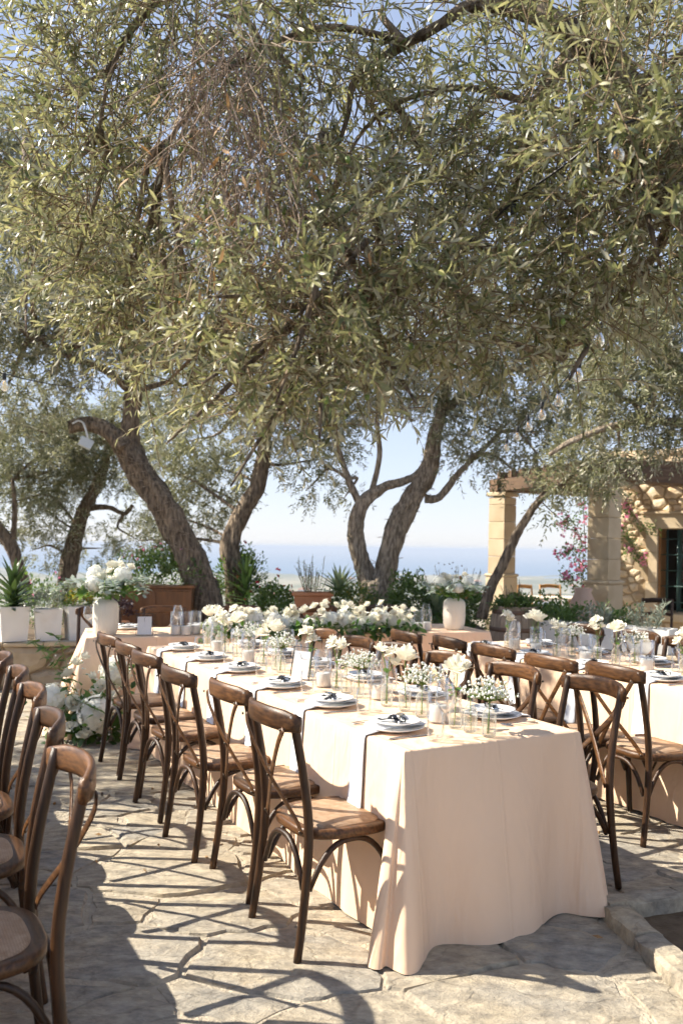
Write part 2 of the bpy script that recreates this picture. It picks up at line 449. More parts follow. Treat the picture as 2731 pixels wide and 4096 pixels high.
# ------------------------------------------------------------------ voronoi stones
def clip(poly, px, py, nx, ny):
    out = []; m = len(poly)
    for i in range(m):
        a = poly[i]; b = poly[(i + 1) % m]
        da = (a[0] - px) * nx + (a[1] - py) * ny; db = (b[0] - px) * nx + (b[1] - py) * ny
        if da <= 0: out.append(a)
        if (da < 0 < db) or (db < 0 < da):
            t = da / (da - db); out.append((a[0] + (b[0] - a[0]) * t, a[1] + (b[1] - a[1]) * t))
    return out
def cells(x0, x1, y0, y1, dx, dy, jit, rg, drop=0.0, spread=.45):
    """irregular cells of mixed sizes (a weighted Voronoi division of a rectangle)"""
    sy = dx / dy; S = []; W = []; tries = int(14 * (x1 - x0) * (y1 - y0) / (dx * dy)) + 30
    for k in range(tries):
        f = k / tries; r = dx * rg.uniform(1 - spread, 1 + spread) * (1.15 - .45 * f); x = rg.uniform(x0, x1); y = rg.uniform(y0, y1)
        if S:
            A = np.array(S); d = np.sqrt((A[:, 0] - x) ** 2 + ((A[:, 1] - y) * sy) ** 2)
            if (d < (np.array(W) + r) * .46).any(): continue
        S.append((x, y)); W.append(r)
    S = np.array(S); W = np.array(W); out = []
    for i, (cx, cyy) in enumerate(S):
        poly = [(x0, y0), (x1, y0), (x1, y1), (x0, y1)]
        d = ((S[:, 0] - cx) ** 2 + ((S[:, 1] - cyy) * sy) ** 2); idx = np.argsort(d)[1:22]
        for k in idx:
            ex, ey = S[k, 0] - cx, S[k, 1] - cyy; f = .5 + .16 * (W[i] ** 2 - W[k] ** 2) / d[k]; f = min(.8, max(.2, f))
            poly = clip(poly, cx + ex * f, cyy + ey * f, ex, ey * sy * sy)
            if len(poly) < 3: break
        if len(poly) >= 3: out.append(poly)
    return out
def stone_verts(poly, gap, h, rg, jag, rim=.010, dome=.004, sub=3, tilt=.004, drop=.02):
    P = np.array(poly); c = P.mean(0)
    ring = []
    m = len(P)
    for i in range(m):
        a, b = P[i], P[(i + 1) % m]; e = b - a; l = np.linalg.norm(e)
        if l < .02: continue
        nrm = np.array([e[1], -e[0]]) / l
        kk = max(1, min(sub + 1, int(round(l / .07))))
        for k in range(kk):
            q = a + e * (k / kk)
            ring.append(q + nrm * (rg.uniform(-jag, jag) if k else 0))
    ring = np.array(ring)
    d = ring - c; L_ = np.linalg.norm(d, axis=1)[:, None] + 1e-6
    o = c + d * (1 - np.minimum(gap / L_, .4)); i_ = c + d * (1 - np.minimum((gap + rim * rg.uniform(.7, 1.5, (len(ring), 1))) / L_, .55))
    tx, ty = rg.uniform(-tilt, tilt, 2)
    n = len(ring); V = []
    for q in o: V.append((q[0] - c[0], q[1] - c[1], -drop))
    for q in i_: V.append((q[0] - c[0], q[1] - c[1], h + tx * (q[0] - c[0]) * 8 + ty * (q[1] - c[1]) * 8 + rg.uniform(-.0015, .0015)))
    mid = c + (i_ - c) * .55
    for q in mid: V.append((q[0] - c[0], q[1] - c[1], h + dome + tx * (q[0] - c[0]) * 8 + ty * (q[1] - c[1]) * 8 + rg.uniform(-.002, .002)))
    V.append((0, 0, h + dome + rg.uniform(-.002, .002)))
    F_ = []
    for k in range(n):
        k2 = (k + 1) % n
        F_ += [(k, k2, n + k2, n + k), (n + k, n + k2, 2 * n + k2, 2 * n + k), (2 * n + k, 2 * n + k2, 3 * n)]
    return c, V, F_

# ------------------------------------------------------------------ setting: terrace, beds, hillside, sea
g = MB().box(-9, 6.2, .3, 9.35, -.5, -.007); terrace = g.build('terrace', 'mortar', None, False); tag(terrace, kind='structure')
srg = np.random.default_rng(21)
PIT = [(1.10, 3.60), (1.45, 1.2), (4.2, 1.6), (4.2, 4.62)]
def in_pit(c):
    x, y = c
    for i in range(4):
        a = PIT[i]; b = PIT[(i + 1) % 4]
        if (b[0] - a[0]) * (y - a[1]) - (b[1] - a[1]) * (x - a[0]) < -.0: return False
    return True
allc = cells(-5.2, 5.0, 1.7, 9.3, .42, .30, .36, srg)
vis = []
rest = MB()
def pit_clip(poly):
    """trim a paving cell along the two kerb lines of the pit"""
    c = np.array(poly).mean(0); best = None
    for i, j in ((0, 1), (3, 0)):
        a = PIT[i]; b = PIT[j]; nx_, ny_ = -(b[1] - a[1]), b[0] - a[0]; l = math.hypot(nx_, ny_); d = ((c[0] - a[0]) * nx_ + (c[1] - a[1]) * ny_) / l
        if best is None or d < best[0]: best = (d, a, nx_, ny_)
    if best[0] > .3: return None
    q = clip(poly, best[1][0], best[1][1], best[2], best[3]) if any(in_pit(p) for p in poly) or in_pit(c) else poly
    if len(q) < 3: return None
    P = np.array(q); x, y = P[:, 0], P[:, 1]; area = .5 * abs(np.dot(x, np.roll(y, -1)) - np.dot(y, np.roll(x, -1)))
    return q if area > .006 else None
for poly in allc:
    poly = pit_clip(poly)
    if poly is None: continue
    c, V, F_ = stone_verts(poly, srg.uniform(.003, .009), srg.uniform(-.005, .005), srg, .022, .014)
    ok = abs(c[0] / c[1]) < .44 and c[1] > 1.9
    if ok: vis.append((c, V, F_))
    else: rest.add([(p[0] + c[0], p[1] + c[1], p[2]) for p in V], F_)
vis.sort(key=lambda q: q[0][1])
for c, V, F_ in vis[:295]:
    me = MB().add(V, F_).mesh('paving_stone', 'flagstone', False)
    link('paving_stone', me, terrace, (c[0], c[1], 0))
for c, V, F_ in vis[295:]:
    rest.add([(p[0] + c[0], p[1] + c[1], p[2]) for p in V], F_)
tag(rest.build('paving_stones_beyond', 'flagstone', terrace, False), kind='stuff')
# olives and dry leaves fallen on the paving
deb = MB()
for k in range(44):
    y = srg.uniform(2.2, 6); x = srg.uniform(-.42, .42) * y
    if srg.random() < .5: deb.ball((x, y, .012), srg.uniform(.006, .010), 6, 4, (1, 1.2, .9))
    else:
        a = srg.uniform(0, 6.28); l = srg.uniform(.018, .03); ca, sa = math.cos(a) * l, math.sin(a) * l
        deb.add([(x - ca, y - sa, .012), (x + sa * .3, y - ca * .3, .018), (x + ca, y + sa, .014), (x - sa * .3, y + ca * .3, .010)], [(0, 1, 2, 3)])
tag(deb.build('leaf_litter', 'dead_leaf', None), 'fallen olives and dry leaves scattered on the paving', 'litter', kind='stuff')

# planted pit beside the table, with a raised stone kerb
pit = MB(); P = PIT
pit.add([(p[0], p[1], -.004) for p in P], [(0, 1, 2, 3)]); tag(pit.build('tree_pit_soil', 'soil', None, False), kind='structure')
kerb = thing('stone_kerb', 'raised rough stone kerb around the bare soil tree pit', 'kerb', (P[0][0], P[0][1], 0))
def kerbline(a, b, nst, wd=.105):
    a = np.array(a); b = np.array(b); d = b - a; L_ = np.linalg.norm(d); ang = math.atan2(d[1], d[0]); pos = 0
    cuts = np.cumsum(srg.uniform(.7, 1.3, nst)); cuts = np.concatenate([[0], cuts / cuts[-1] * L_])
    for k in range(nst):
        x0, x1 = cuts[k] + .004, cuts[k + 1] - .004
        m = MB(); nn = 6; h = .058 + srg.uniform(-.01, .012); V = []; 
        for i in range(nn + 1):
            x = x0 + (x1 - x0) * i / nn
            j = lambda s: srg.uniform(-s, s)
            V += [(x, -.01 + j(.008), -.03), (x, -.004 + j(.010), h * .88 + j(.006)), (x, .008 + j(.006), h + j(.006)), (x, wd * .5, h + .004 + j(.004)), (x, wd - .006 + j(.008), h + j(.006)), (x, wd + j(.010), h * .85), (x, wd + .01, -.03)]
        F_ = [(i * 7 + q, i * 7 + q + 1, i * 7 + q + 8, i * 7 + q + 7) for i in range(nn) for q in range(6)] + [tuple(range(7)), tuple(nn * 7 + q for q in range(6, -1, -1))]
        m.add(V, F_)
        o = m.build('kerb_stone', 'flagstone', kerb, False, (a[0] - P[0][0], a[1] - P[0][1], 0)); o.rotation_euler = (0, 0, ang)
kerbline(P[0], P[1], 6); kerbline((P[3][0], P[3][1]), P[0], 8)

# low rubble retaining wall with the planted bed behind it
def rubble(name, label, a, b, h, dep, size, lift=0.0, lim=400, m1='rubble_stone', m2='rubble_mortar'):
    a = np.array(a); b = np.array(b); d = b - a; L_ = float(np.linalg.norm(d)); ang = math.atan2(d[1], d[0])
    o = thing(name, label, 'wall', (a[0], a[1], lift), ang)
    MB().box(0, L_, .03, dep, 0, h - .015).build('core', m2, o, False)
    for poly in cells(0, L_, 0, h, size[0], size[1], .3, srg):
        c, V, F_ = stone_verts(poly, .009, .0, srg, .008, .022, .030, 1, .010, .035)
        V = [(p[0], -p[2] + .0, p[1]) for p in V]
        link('stone', MB().add(V, F_).mesh('stone', m1, False), o, (c[0], 0, c[1]))
    for i in range(int(L_ / .4)):
        x = i * .4
        MB().box(x + .006, min(x + .394, L_), -.03 + srg.uniform(-.01, .01), dep, h - .012, h + .03 + srg.uniform(-.008, .008), .008).build('cap_stone', m1, o, False)
    return o
rubble('retaining_wall', 'low rubble stone wall under the square white planters', (-6.2, 8.15), (-.2, 9.35), .46, .34, (.26, .17))
rubble('retaining_wall', 'low stone wall behind the flower garland and head table', (-.195, 9.35), (1.55, 9.45), .46, .34, (.26, .17))
rubble('retaining_wall', 'low stone wall under the white troughs, right of the barrel', (1.98, 8.95), (3.2, 7.9), .52, .3, (.26, .17))
bed = MB()
bed.add([(-9, 8.0, .40), (-.2, 9.5, .40), (1.9, 9.62, .40), (1.9, 12.2, .40), (-9, 13.0, .40)], [(0, 1, 2, 3, 4)])
bed.add([(-9, 8.0, -.6), (-.2, 9.5, -.6), (1.9, 9.62, -.6), (1.9, 12.2, -1.5), (-9, 13.0, -1.5), (-9, 8.0, .40), (-.2, 9.5, .40), (1.9, 9.62, .40), (1.9, 12.2, .40), (-9, 13.0, .40)], [(0, 1, 6, 5), (1, 2, 7, 6), (2, 3, 8, 7), (3, 4, 9, 8), (4, 0, 5, 9)])
tag(bed.build('planting_bed_ground', 'soil', None, False), kind='structure')
raised = MB().box(-1.35, 1.7, 9.72, 11.6, .2, .615, .05); tag(raised.build('raised_bed_ground', 'soil', None, False), kind='structure')
patio = MB().box(1.75, 12, 9.35, 19, -.5, -.006); tag(patio.build('patio_ground', 'mortar', None, False), kind='structure')

# hillside and coastal plain falling to the sea
mat('scrub', (.13, .14, .075), .95, (.30, .265, .17), .012, (1, 1, 1), ramp=(.38, .62), world=True, detail=9)
N, L = nt(MATS['scrub'])
nx, ny = 90, 80
ys = np.concatenate([np.linspace(11.5, 60, 20), np.geomspace(64, 2500, ny - 20)])
V = []
for j, y in enumerate(ys):
    for i in range(nx):
        x = (i / (nx - 1) - .5) * (60 + y * 2.6)
        f = min(1, max(0, (y - 12) / 140.0)); z = -2.0 - 50 * (1 - (1 - f) ** 1.6)
        z -= 8 * min(1, max(0, (y - 150) / 2300))
        a = min(1, max(0, (y - 40) / 300))
        z += a * (3.2 * math.sin(x * .011 + 1.3) * math.sin(y * .006) + 2 * math.sin(x * .031 + y * .017) + 1.2 * math.sin(x * .07 - y * .05))
        if y > 1600: z = z + (-61.5 - z) * min(1, (y - 1600) / (700 + 200 * math.sin(x * .004)))
        V.append((x, y, z))
F_ = [(j * nx + i, j * nx + i + 1, (j + 1) * nx + i + 1, (j + 1) * nx + i) for j in range(ny - 1) for i in range(nx - 1)]
hill = MB().add(V, F_).build('hillside_terrain', 'scrub'); tag(hill, kind='structure')
def seamat():
    m = bpy.data.materials.new('sea'); m.use_nodes = True
    N, L = nt(m); b = N['Principled BSDF']; b.inputs['Base Color'].default_value = (.06, .14, .23, 1); b.inputs['Roughness'].default_value = .28
    b.inputs['IOR'].default_value = 1.33
    g = N.new('ShaderNodeNewGeometry'); n = N.new('ShaderNodeTexNoise'); n.inputs['Scale'].default_value = .02; n.inputs['Detail'].default_value = 4
    L.new(g.outputs['Position'], n.inputs['Vector']); bp = N.new('ShaderNodeBump'); bp.inputs['Strength'].default_value = .6; bp.inputs['Distance'].default_value = 4
    L.new(n.outputs['Fac'], bp.inputs['Height']); L.new(bp.outputs[0], b.inputs['Normal'])
    MATS['sea'] = m
seamat()
tag(MB().add([(-60000, 900, -60), (60000, 900, -60), (60000, 70000, -60), (-60000, 70000, -60)], [(0, 1, 2, 3)]).build('sea', 'sea', None, False), kind='structure')
# far houses on the plain
hrg = np.random.default_rng(3)
for k in range(14):
    y = hrg.uniform(500, 1500); x = hrg.uniform(-.12, .36) * y if k < 11 else hrg.uniform(-.36, -.2) * y
    f = min(1, max(0, (y - 12) / 140.0)); z = -2.0 - 50 * (1 - (1 - f) ** 1.6) - 8 * (y - 150) / 2300 - 3
    sx, sy, sz = hrg.uniform(9, 16), hrg.uniform(8, 11), hrg.uniform(9, 12)
    where = ['between the twin olive trunks and the pergola', 'left of the twin olive trunks'][0 if x > 0 else 1]
    o = thing('far_house', 'tiny pale house on the coastal plain ' + where, 'house', (x, y, z), hrg.uniform(-.5, .5), 'tiny houses on the plain ' + where)
    MB().box(-sx / 2, sx / 2, -sy / 2, sy / 2, 0, sz).build('wall', 'house_white', o, False)
    MB().add([(-sx / 2 - .5, -sy / 2 - .5, sz + .01), (sx / 2 + .5, -sy / 2 - .5, sz + .01), (sx / 2 + .5, sy / 2 + .5, sz + .01), (-sx / 2 - .5, sy / 2 + .5, sz + .01), (-sx / 2 * .6, 0, sz + 2.2), (sx / 2 * .6, 0, sz + 2.2)], [(0, 1, 5, 4), (1, 2, 5), (2, 3, 4, 5), (3, 0, 4), (3, 2, 1, 0)]).build('roof', 'roof_tile', o, False)
    for q in (-.28, 0, .28):
        MB().box(q * sx - .7, q * sx + .7, -sy / 2 - .06, -sy / 2 + .1, sz * .55, sz * .55 + 1.8).build('window', 'far_window', o, False)

# ------------------------------------------------------------------ pergola and stone house
perg = thing('pergola', 'stone pillared pergola with dark timber beams in front of the house', 'pergola', (3.4, 11, 0))
def pillar(x, y, h, rz, wd=.30):
    o = link('pillar', None, perg, (x - 3.4, y - 11, 0), rz)
    hw = wd / 2; z = 0
    MB().box(-hw - .025, hw + .025, -hw - .025, hw + .025, 0, 1.10, .01).build('pedestal', 'render_stone', o, False)
    MB().box(-hw - .04, hw + .04, -hw - .04, hw + .04, 1.10, 1.15, .016).build('moulding', 'render_stone', o, False)
    zz = 1.15
    while zz < h - .09:
        z1 = min(zz + .27, h - .08)
        MB().box(-hw, hw, -hw, hw, zz + .002, z1 - .002, .007).build('block', 'render_stone', o, False); zz = z1
    MB().box(-hw - .03, hw + .03, -hw - .03, hw + .03, h - .07, h, .015).build('capital', 'render_stone', o, False)
    return o
pillar(3.40, 11, 2.43, R(42)); pillar(2.53, 13.4, 2.43, R(42)); pillar(5.05, 16.0, 2.43, R(42))
def beam(a, b, wd, z0, z1, name='beam'):
    a = np.array(a); b = np.array(b); d = b - a; l = np.linalg.norm(d)
    o = MB().box(-.18 if name == 'beam' else -.08, l + .18, -wd / 2, wd / 2, z0, z1, .01).build(name, 'beam', perg, False, (a[0] - 3.4, a[1] - 11, 0)); o.rotation_euler = (0, 0, math.atan2(d[1], d[0])); return o
beam((3.4, 11), (2.53, 13.4), .24, 2.435, 2.63); beam((3.4, 11), (7.0, 12.6), .24, 2.438, 2.63); beam((2.53, 13.4), (6.4, 15.1), .22, 2.437, 2.63)
for k in range(9):
    f = k / 8; p = np.array([3.4, 11]) * (1 - f) + np.array([2.53, 13.4]) * f
    beam(p, p + np.array([3.7, 1.65]), .09, 2.635, 2.75, 'rafter')
for k in range(12, 26):
    f = k / 25; p = np.array([3.3, 11.05]) + np.array([3.4, 1.5]) * f
    beam(p, p + np.array([-.9, 2.45]), .07, 2.755, 2.775, 'roof_slat')

house = thing('stone_house', 'honey coloured rubble stone house wall with a green barred window', 'house', (4.1, 13.4, 0), R(-35))
HL, HH = 6.0, 3.1
wx0, wx1, wz0, wz1 = .86, 2.1, .62, 1.88
hm = MB()
hm.box(0, wx0, .03, .5, 0, HH); hm.box(wx1, HL, .03, .5, 0, HH); hm.box(wx0, wx1, .03, .5, 0, wz0); hm.box(wx0, wx1, .03, .5, wz1, HH)
hm.build('wall', 'wall_mortar', house, False)
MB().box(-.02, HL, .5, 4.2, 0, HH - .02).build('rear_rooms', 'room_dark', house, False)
for poly in cells(0, 3.0, 0, HH, .17, .125, .36, srg):
    c = np.array(poly).mean(0)
    if wx0 - .21 < c[0] < wx1 + .21 and wz0 - .18 < c[1] < wz1 + .24: continue
    c, V, F_ = stone_verts(poly, .007, .0, srg, .012, .018, .012, 1, .008, .035)
    link('stone', MB().add([(p[0], -p[2], p[1]) for p in V], F_).mesh('stone', 'wall_stone', False), house, (c[0], .012, c[1]))
for (x0, x1, z0, z1, nm) in ((wx0 - .17, wx0, wz0 - .02, wz0 + .45, 'jamb_block'), (wx0 - .13, wx0, wz0 + .455, wz0 + .9, 'jamb_block'), (wx0 - .17, wx0, wz0 + .905, wz1, 'jamb_block'),
        (wx0 - .2, wx1 + .2, wz1 + .003, wz1 + .22, 'lintel'), (wx0 - .26, wx1 + .2, wz1 + .225, wz1 + .26, 'drip_moulding'), (wx0 - .18, wx1 + .2, wz0 - .14, wz0 - .023, 'window_sill')):
    MB().box(x0, x1, -.035 if 'drip' not in nm else -.07, .3, z0, z1, .006).build(nm, 'render_stone', house, False)
win = link('window', None, house, (0, 0, 0))
MB().box(wx0 + .002, wx0 + .03, .04, .34, wz0, wz1).build('shutter', 'window_wood', win, False)
wf = MB()
for a, b in ((wx0 + .22, wx0 + .27), (wx0 + .6, wx0 + .64), (wx1 - .05, wx1)): wf.box(a, b, .30, .35, wz0, wz1)
for z in (wz0, wz0 + .4, wz0 + .82, wz1 - .04): wf.box(wx0 + .272, wx1 - .052, .305, .345, z, z + .04)
wf.build('window_frame', 'window_green', win, False)
for q in range(7):
    x = wx0 + .12 + q * .15; MB().tube([(x, .10, wz0), (x, .10, wz1)], .011, 6).build('window_bar', 'window_green', win)
for q in range(5):
    z = wz0 + .15 + q * .24; MB().tube([(wx0 + .03, .085, z), (wx1, .085, z)], .008, 6).build('cross_bar', 'window_green', win)
MB().add([(wx0 + .27, .33, wz0 + .04), (wx1, .33, wz0 + .04), (wx1, .33, wz1), (wx0 + .27, .33, wz1)], [(0, 1, 2, 3)]).build('pane', 'pane_glass', win, False)

# ------------------------------------------------------------------ cross-back chairs
def seat_ring(sc_=1.0, n=40):
    pts = []
    for k in range(n):
        th = 2 * math.pi * k / n; c, s = math.cos(th), math.sin(th)
        e = .62
        x = math.copysign(abs(c) ** e, c) * (.205 + .012 * s) ; y = math.copysign(abs(s) ** e, s) * .205
        pts.append((x * sc_, y * sc_))
    return pts
def make_chair():
    o = link('crossback_chair', None)
    m = MB(); n = 40; V = []
    rows = ((.80, .452), (.96, .456), (1.0, .449), (1.0, .424), (.96, .418), (.80, .420))
    for s_, z in rows: V += [(x, y, z) for x, y in seat_ring(s_, n)]
    F_ = [(i * n + k, i * n + (k + 1) % n, (i + 1) * n + (k + 1) % n, (i + 1) * n + k) for i in range(5) for k in range(n)]
    m.add(V, F_).build('seat_frame', 'wood_x', o)
    m = MB(); V = [(x, y, .451) for x, y in seat_ring(.80, n)] + [(x, y, .461) for x, y in seat_ring(.77, n)] + [(x, y, .463) for x, y in seat_ring(.4, n)] + [(0, 0, .460)]
    F_ = [(i * n + k, i * n + (k + 1) % n, (i + 1) * n + (k + 1) % n, (i + 1) * n + k) for i in range(2) for k in range(n)] + [(2 * n + k, 2 * n + (k + 1) % n, 3 * n) for k in range(n)]
    m.add(V, F_).build('cane_seat', 'cane', o)
    for s in (-1, 1):
        MB().tube([(s * .210, -.250, 0), (s * .203, -.222, .2), (s * .195, -.203, .44), (s * .190, -.220, .64), (s * .187, -.272, .900)], [.0155, .0165, .0180, .0172, .0160], 10, True, 4).build('back_post', 'wood_z', o)
        MB().tube([(s * .178, .205, 0), (s * .172, .18, .42)], [.0145, .0185], 10).build('front_leg', 'wood_z', o)
    # bent top rail, behind the posts, its ends turned forward round them
    rail = []
    for k in range(15):
        u = -1 + 2 * k / 14; x = u * .217
        rail.append((x, -.318 + .062 * abs(u) ** 2.2, .868 + .012 * (1 - u * u)))
    m = MB(); V = []; Pn = len(rail); prof = [(-.010, -.036), (-.013, -.02), (-.013, .02), (-.009, .037), (.0, .042), (.009, .037), (.012, .02), (.012, -.02), (.009, -.036), (0, -.040)]
    for k, p in enumerate(rail):
        a = rail[max(k - 1, 0)]; b = rail[min(k + 1, Pn - 1)]; tx, ty = b[0] - a[0], b[1] - a[1]; l = math.hypot(tx, ty); nx_, ny_ = -ty / l, tx / l
        e = 1 - max(0, abs(k - 7) - 5) * .13
        for (q, z) in prof: V.append((p[0] + nx_ * q, p[1] + ny_ * q, p[2] + z * e))
    q_ = len(prof)
    F_ = [(i * q_ + k, i * q_ + (k + 1) % q_, (i + 1) * q_ + (k + 1) % q_, (i + 1) * q_ + k) for i in range(Pn - 1) for k in range(q_)] + [tuple(range(q_ - 1, -1, -1)), tuple((Pn - 1) * q_ + k for k in range(q_))]
    m.add(V, F_).build('top_rail', 'wood_x', o)
    for s in (-1, 1):
        y = .004 * s
        MB().tube([(s * .172, -.303, .850), (s * .13, -.305, .785), (0, -.272 + y, .640), (-s * .12, -.224, .50), (-s * .158, -.213, .445)], 1.0, 8, True, 4, flat=(.0145, .0040), ref=(s * .7, 0, -.7)).build('cross_strap', 'wood_x', o)
    def arch(a, b, z0, z1):
        P = []
        a = np.array(a); b = np.array(b)
        for k in range(9):
            u = -1 + 2 * k / 8; q = a + (b - a) * (u + 1) / 2
            P.append((q[0], q[1], z0 + (z1 - z0) * (1 - abs(u) ** 2.6)))
        return MB().tube(P, .0115, 8, True, 2).build('arch_brace', 'wood_z', o)
    for s in (-1, 1): arch((s * .188, -.195), (s * .170, .172), .245, .408)
    arch((-.172, -.212), (.172, -.212), .245, .408); arch((-.155, .185), (.155, .185), .245, .408)
    for p in ((-.175, -.318, .848), (.175, -.318, .848), (0, -.285, .640), (-.156, -.222, .455), (.156, -.222, .455)):
        MB().ball(p, .0062, 8, 4, (1, .7, 1)).build('bolt', 'bolt', o)
    return o
CH0 = make_chair(); ch_used = [False]
def chair(s, n, face, label, group, jit=3.0):
    o = CH0 if not ch_used[0] else copy_tree(CH0); ch_used[0] = True
    th = R(-62) if face > 0 else R(118)
    c = A_ + s * t_ + (n + .26 * face) * n_
    o.location = (float(c[0]), float(c[1]), .003); o.rotation_euler = (0, 0, th + R(random.uniform(-jit, jit) * 1.5))
    return tag(o, label, 'chair', group)
for i, (s, n) in enumerate([(.31, -.40), (.87, -.37), (1.40, -.44), (2.07, -.42), (2.56, -.40), (3.10, -.40)]):
    chair(s, n, 1, f'dark crossback chair, {ORD[i]} of six along left side of the middle table', 'chairs on the left of the middle table')
for i, (s, n) in enumerate([(.31, 1.23), (.82, 1.18), (1.33, 1.14), (1.84, 1.10), (2.28, 1.06), (2.82, 1.08)]):
    chair(s, n, -1, f'crossback chair, {ORD[i]} of six along right side of the middle table', 'chairs on the right of the middle table')
for i, (s, n) in enumerate([(-.2, 1.70), (.62, 1.725), (1.06, 1.66), (1.63, 1.69), (2.10, 1.70), (2.57, 1.64)]):
    chair(s, n, 1, f'crossback chair, {ORD[i]} of six along near side of the right-hand table', 'chairs on the near side of the right-hand table')
for i, (s, n) in enumerate([(.95, 3.36), (1.45, 3.30), (1.95, 3.32), (2.5, 3.30)]):
    chair(s, n, -1, f'crossback chair behind the right-hand table, {["nearest", "second", "third", "farthest"][i]} along its far side', 'chairs behind the right-hand table')
for i, (s, n) in enumerate([(-.24, -1.27), (.44, -1.23), (1.04, -1.20), (1.62, -1.19), (2.2, -1.19), (2.8, -1.19)]):
    chair(s, n, -1, f'dark crossback chair in the cropped left row, {ORD[i]} to the viewer', 'chairs of the cropped row at the left', 2.0)
# head table frame
HY = R(17); h_ = np.array([math.cos(HY), math.sin(HY)]); d_ = np.array([-math.sin(HY), math.cos(HY)]); HA = np.array([-2.06, 6.88])
def HP(a, b, z=0.0):
    p = HA + a * h_ + b * d_; return (float(p[0]), float(p[1]), z)
for i, a in enumerate((.12, .72, 1.5, 2.3, 3.0)):
    o = copy_tree(CH0); p = HP(a, 1.0); o.location = (p[0], p[1], .003); o.rotation_euler = (0, 0, HY + math.pi + R(random.uniform(-4, 4)))
    tag(o, f'dark crossback chair behind the head table, {["first", "second", "third", "fourth", "fifth"][i]} from its left end', 'chair', 'chairs behind the head table')

# ------------------------------------------------------------------ tables and cloths
CORNER = [(-.60, -.60, .030), (-.36, -.37, .034), (-.22, -.235, .018), (-.12, -.125, .030), (-.06, -.035, .105), (-.02, .035, .165), (-.004, .085, .165), (0, .105, .115), (.004, .115, .080), (.012, .150, .092), (.03, .172, .045), (.06, .105, -.045), (.12, .012, -.13), (.22, .016, -.235), (.36, .034, -.37), (.60, .030, -.60)]
def cloth(o, W, L, H, seed, sc4=(1, 1, 1, 1), bulge=.085):
    rg = np.random.default_rng(seed); hw, hl = W / 2, L / 2
    frames = [((hw, hl), (1, 0), (0, 1)), ((hw, -hl), (0, -1), (1, 0)), ((-hw, -hl), (-1, 0), (0, -1)), ((-hw, hl), (0, 1), (-1, 0))]
    top = []; bot = []; mar = .60 if min(W, L) > 1.25 else min(W, L) / 2 - .02
    for ci in range(4):
        c, ex, ey = [np.array(q, float) for q in frames[ci]]
        C = [q for q in CORNER if abs(q[0]) < mar - .03]; C = [(-mar, -mar, .03)] + C + [(mar, .03, -mar)]
        k_ = sc4[ci]
        P = [np.array([q[0], q[1] if q[1] < -.13 else q[1] * k_, q[2] if q[2] < -.13 else q[2] * k_]) for q in C]
        Q, _ = spline(P, [1] * len(P), 5)
        for q in Q:
            a = q[0]
            bl = max(0, min(1, (abs(a) - .11) / .22)); bl = bulge * bl * bl * (3 - 2 * bl)      # the end panels billow out at mid width
            if ci in (2, 0) and a < 0: q = q + np.array([0, 0, bl])
            if ci in (1, 3) and a > 0: q = q + np.array([0, bl, 0])
            top.append(c + (ex * a if a < 0 else -ey * a)); bot.append(c + ex * q[1] + ey * q[2])
        c2 = np.array(frames[(ci + 1) % 4][0]); a0 = c - ey * mar; e = c2 - c; el = np.linalg.norm(e); e = e / el; run = el - 2 * mar
        nsg = max(0, int(run / .07)); ph = rg.uniform(0, 6.28, 3)
        for k in range(1, nsg):
            x = run * k / nsg; wv = .030 + (.010 * math.sin(x * 7 + ph[0]) + .006 * math.sin(x * 15 + ph[1])) * min(1, x / .3, (run - x) / .3)
            top.append(a0 + e * x); bot.append(a0 + e * x + ex * wv)
    top = np.array(top); bot = np.array(bot); m = len(top)
    # outward-ish normals of the top loop for the rounded edge
    rows = []; r = .012
    inn = top * np.array([(hw - r) / hw, (hl - r) / hl])
    for a in (0, 30, 60, 90):
        f = math.sin(R(a)); rows.append((inn + (top - inn) * f, H - r + r * math.cos(R(a))))
    nrow = 14
    ang = np.arctan2(bot[:, 1], bot[:, 0])
    for k in range(1, nrow + 1):
        d = k / nrow; f = d ** .92
        q = top + (bot - top) * f
        z = (H - r) * (1 - d) + .006 * d
        zz = np.full(m, z) + (.004 * np.sin(ang * 23) * d if k == nrow else 0)
        rows.append((q, zz))
    V = []
    for q, z in rows:
        z = np.full(m, z) if np.isscalar(z) else z
        V += [(q[i, 0], q[i, 1], z[i]) for i in range(m)]
    F_ = [(i * m + (k + 1) % m, i * m + k, (i + 1) * m + k, (i + 1) * m + (k + 1) % m) for i in range(len(rows) - 1) for k in range(m)]
    mb = MB().add(V, F_)
    mb.add([(inn[i, 0], inn[i, 1], H) for i in range(m)], [tuple(range(m - 1, -1, -1))])
    return mb.mesh('tablecloth', 'cloth')
def table(name, label, clabel, c, yaw, W, L, H, seed, sc4):
    o = thing(name, label, 'table', (float(c[0]), float(c[1]), 0), yaw)
    MB().box(-W / 2 + .02, W / 2 - .02, -L / 2 + .02, L / 2 - .02, H - .035, H - .006).build('tabletop', 'cabinet_wood', o, False)
    for sx in (-1, 1):
        for sy in (-1, 0, 1): MB().tube([(sx * (W / 2 - .12), sy * (L / 2 - .25), 0), (sx * (W / 2 - .12), sy * (L / 2 - .25), H - .036)], .016, 8).build('leg', 'bolt', o)
    cl = link('tablecloth', cloth(o, W, L, H, seed, sc4), None, (float(c[0]), float(c[1]), 0), yaw)
    tag(cl, clabel, 'tablecloth')
TH = .757
MW, ML = .88, 3.60
table('banquet_table', 'long middle banquet table hidden under its cloth', 'blush floor length cloth on the long middle table, its end facing the viewer', A_ + t_ * ML / 2 + n_ * MW / 2, YAW, MW, ML, TH, 1, (1, .75, 1.0, 1))
RW, RL_ = .88, 4.0; RO = np.array([.79, 6.82])
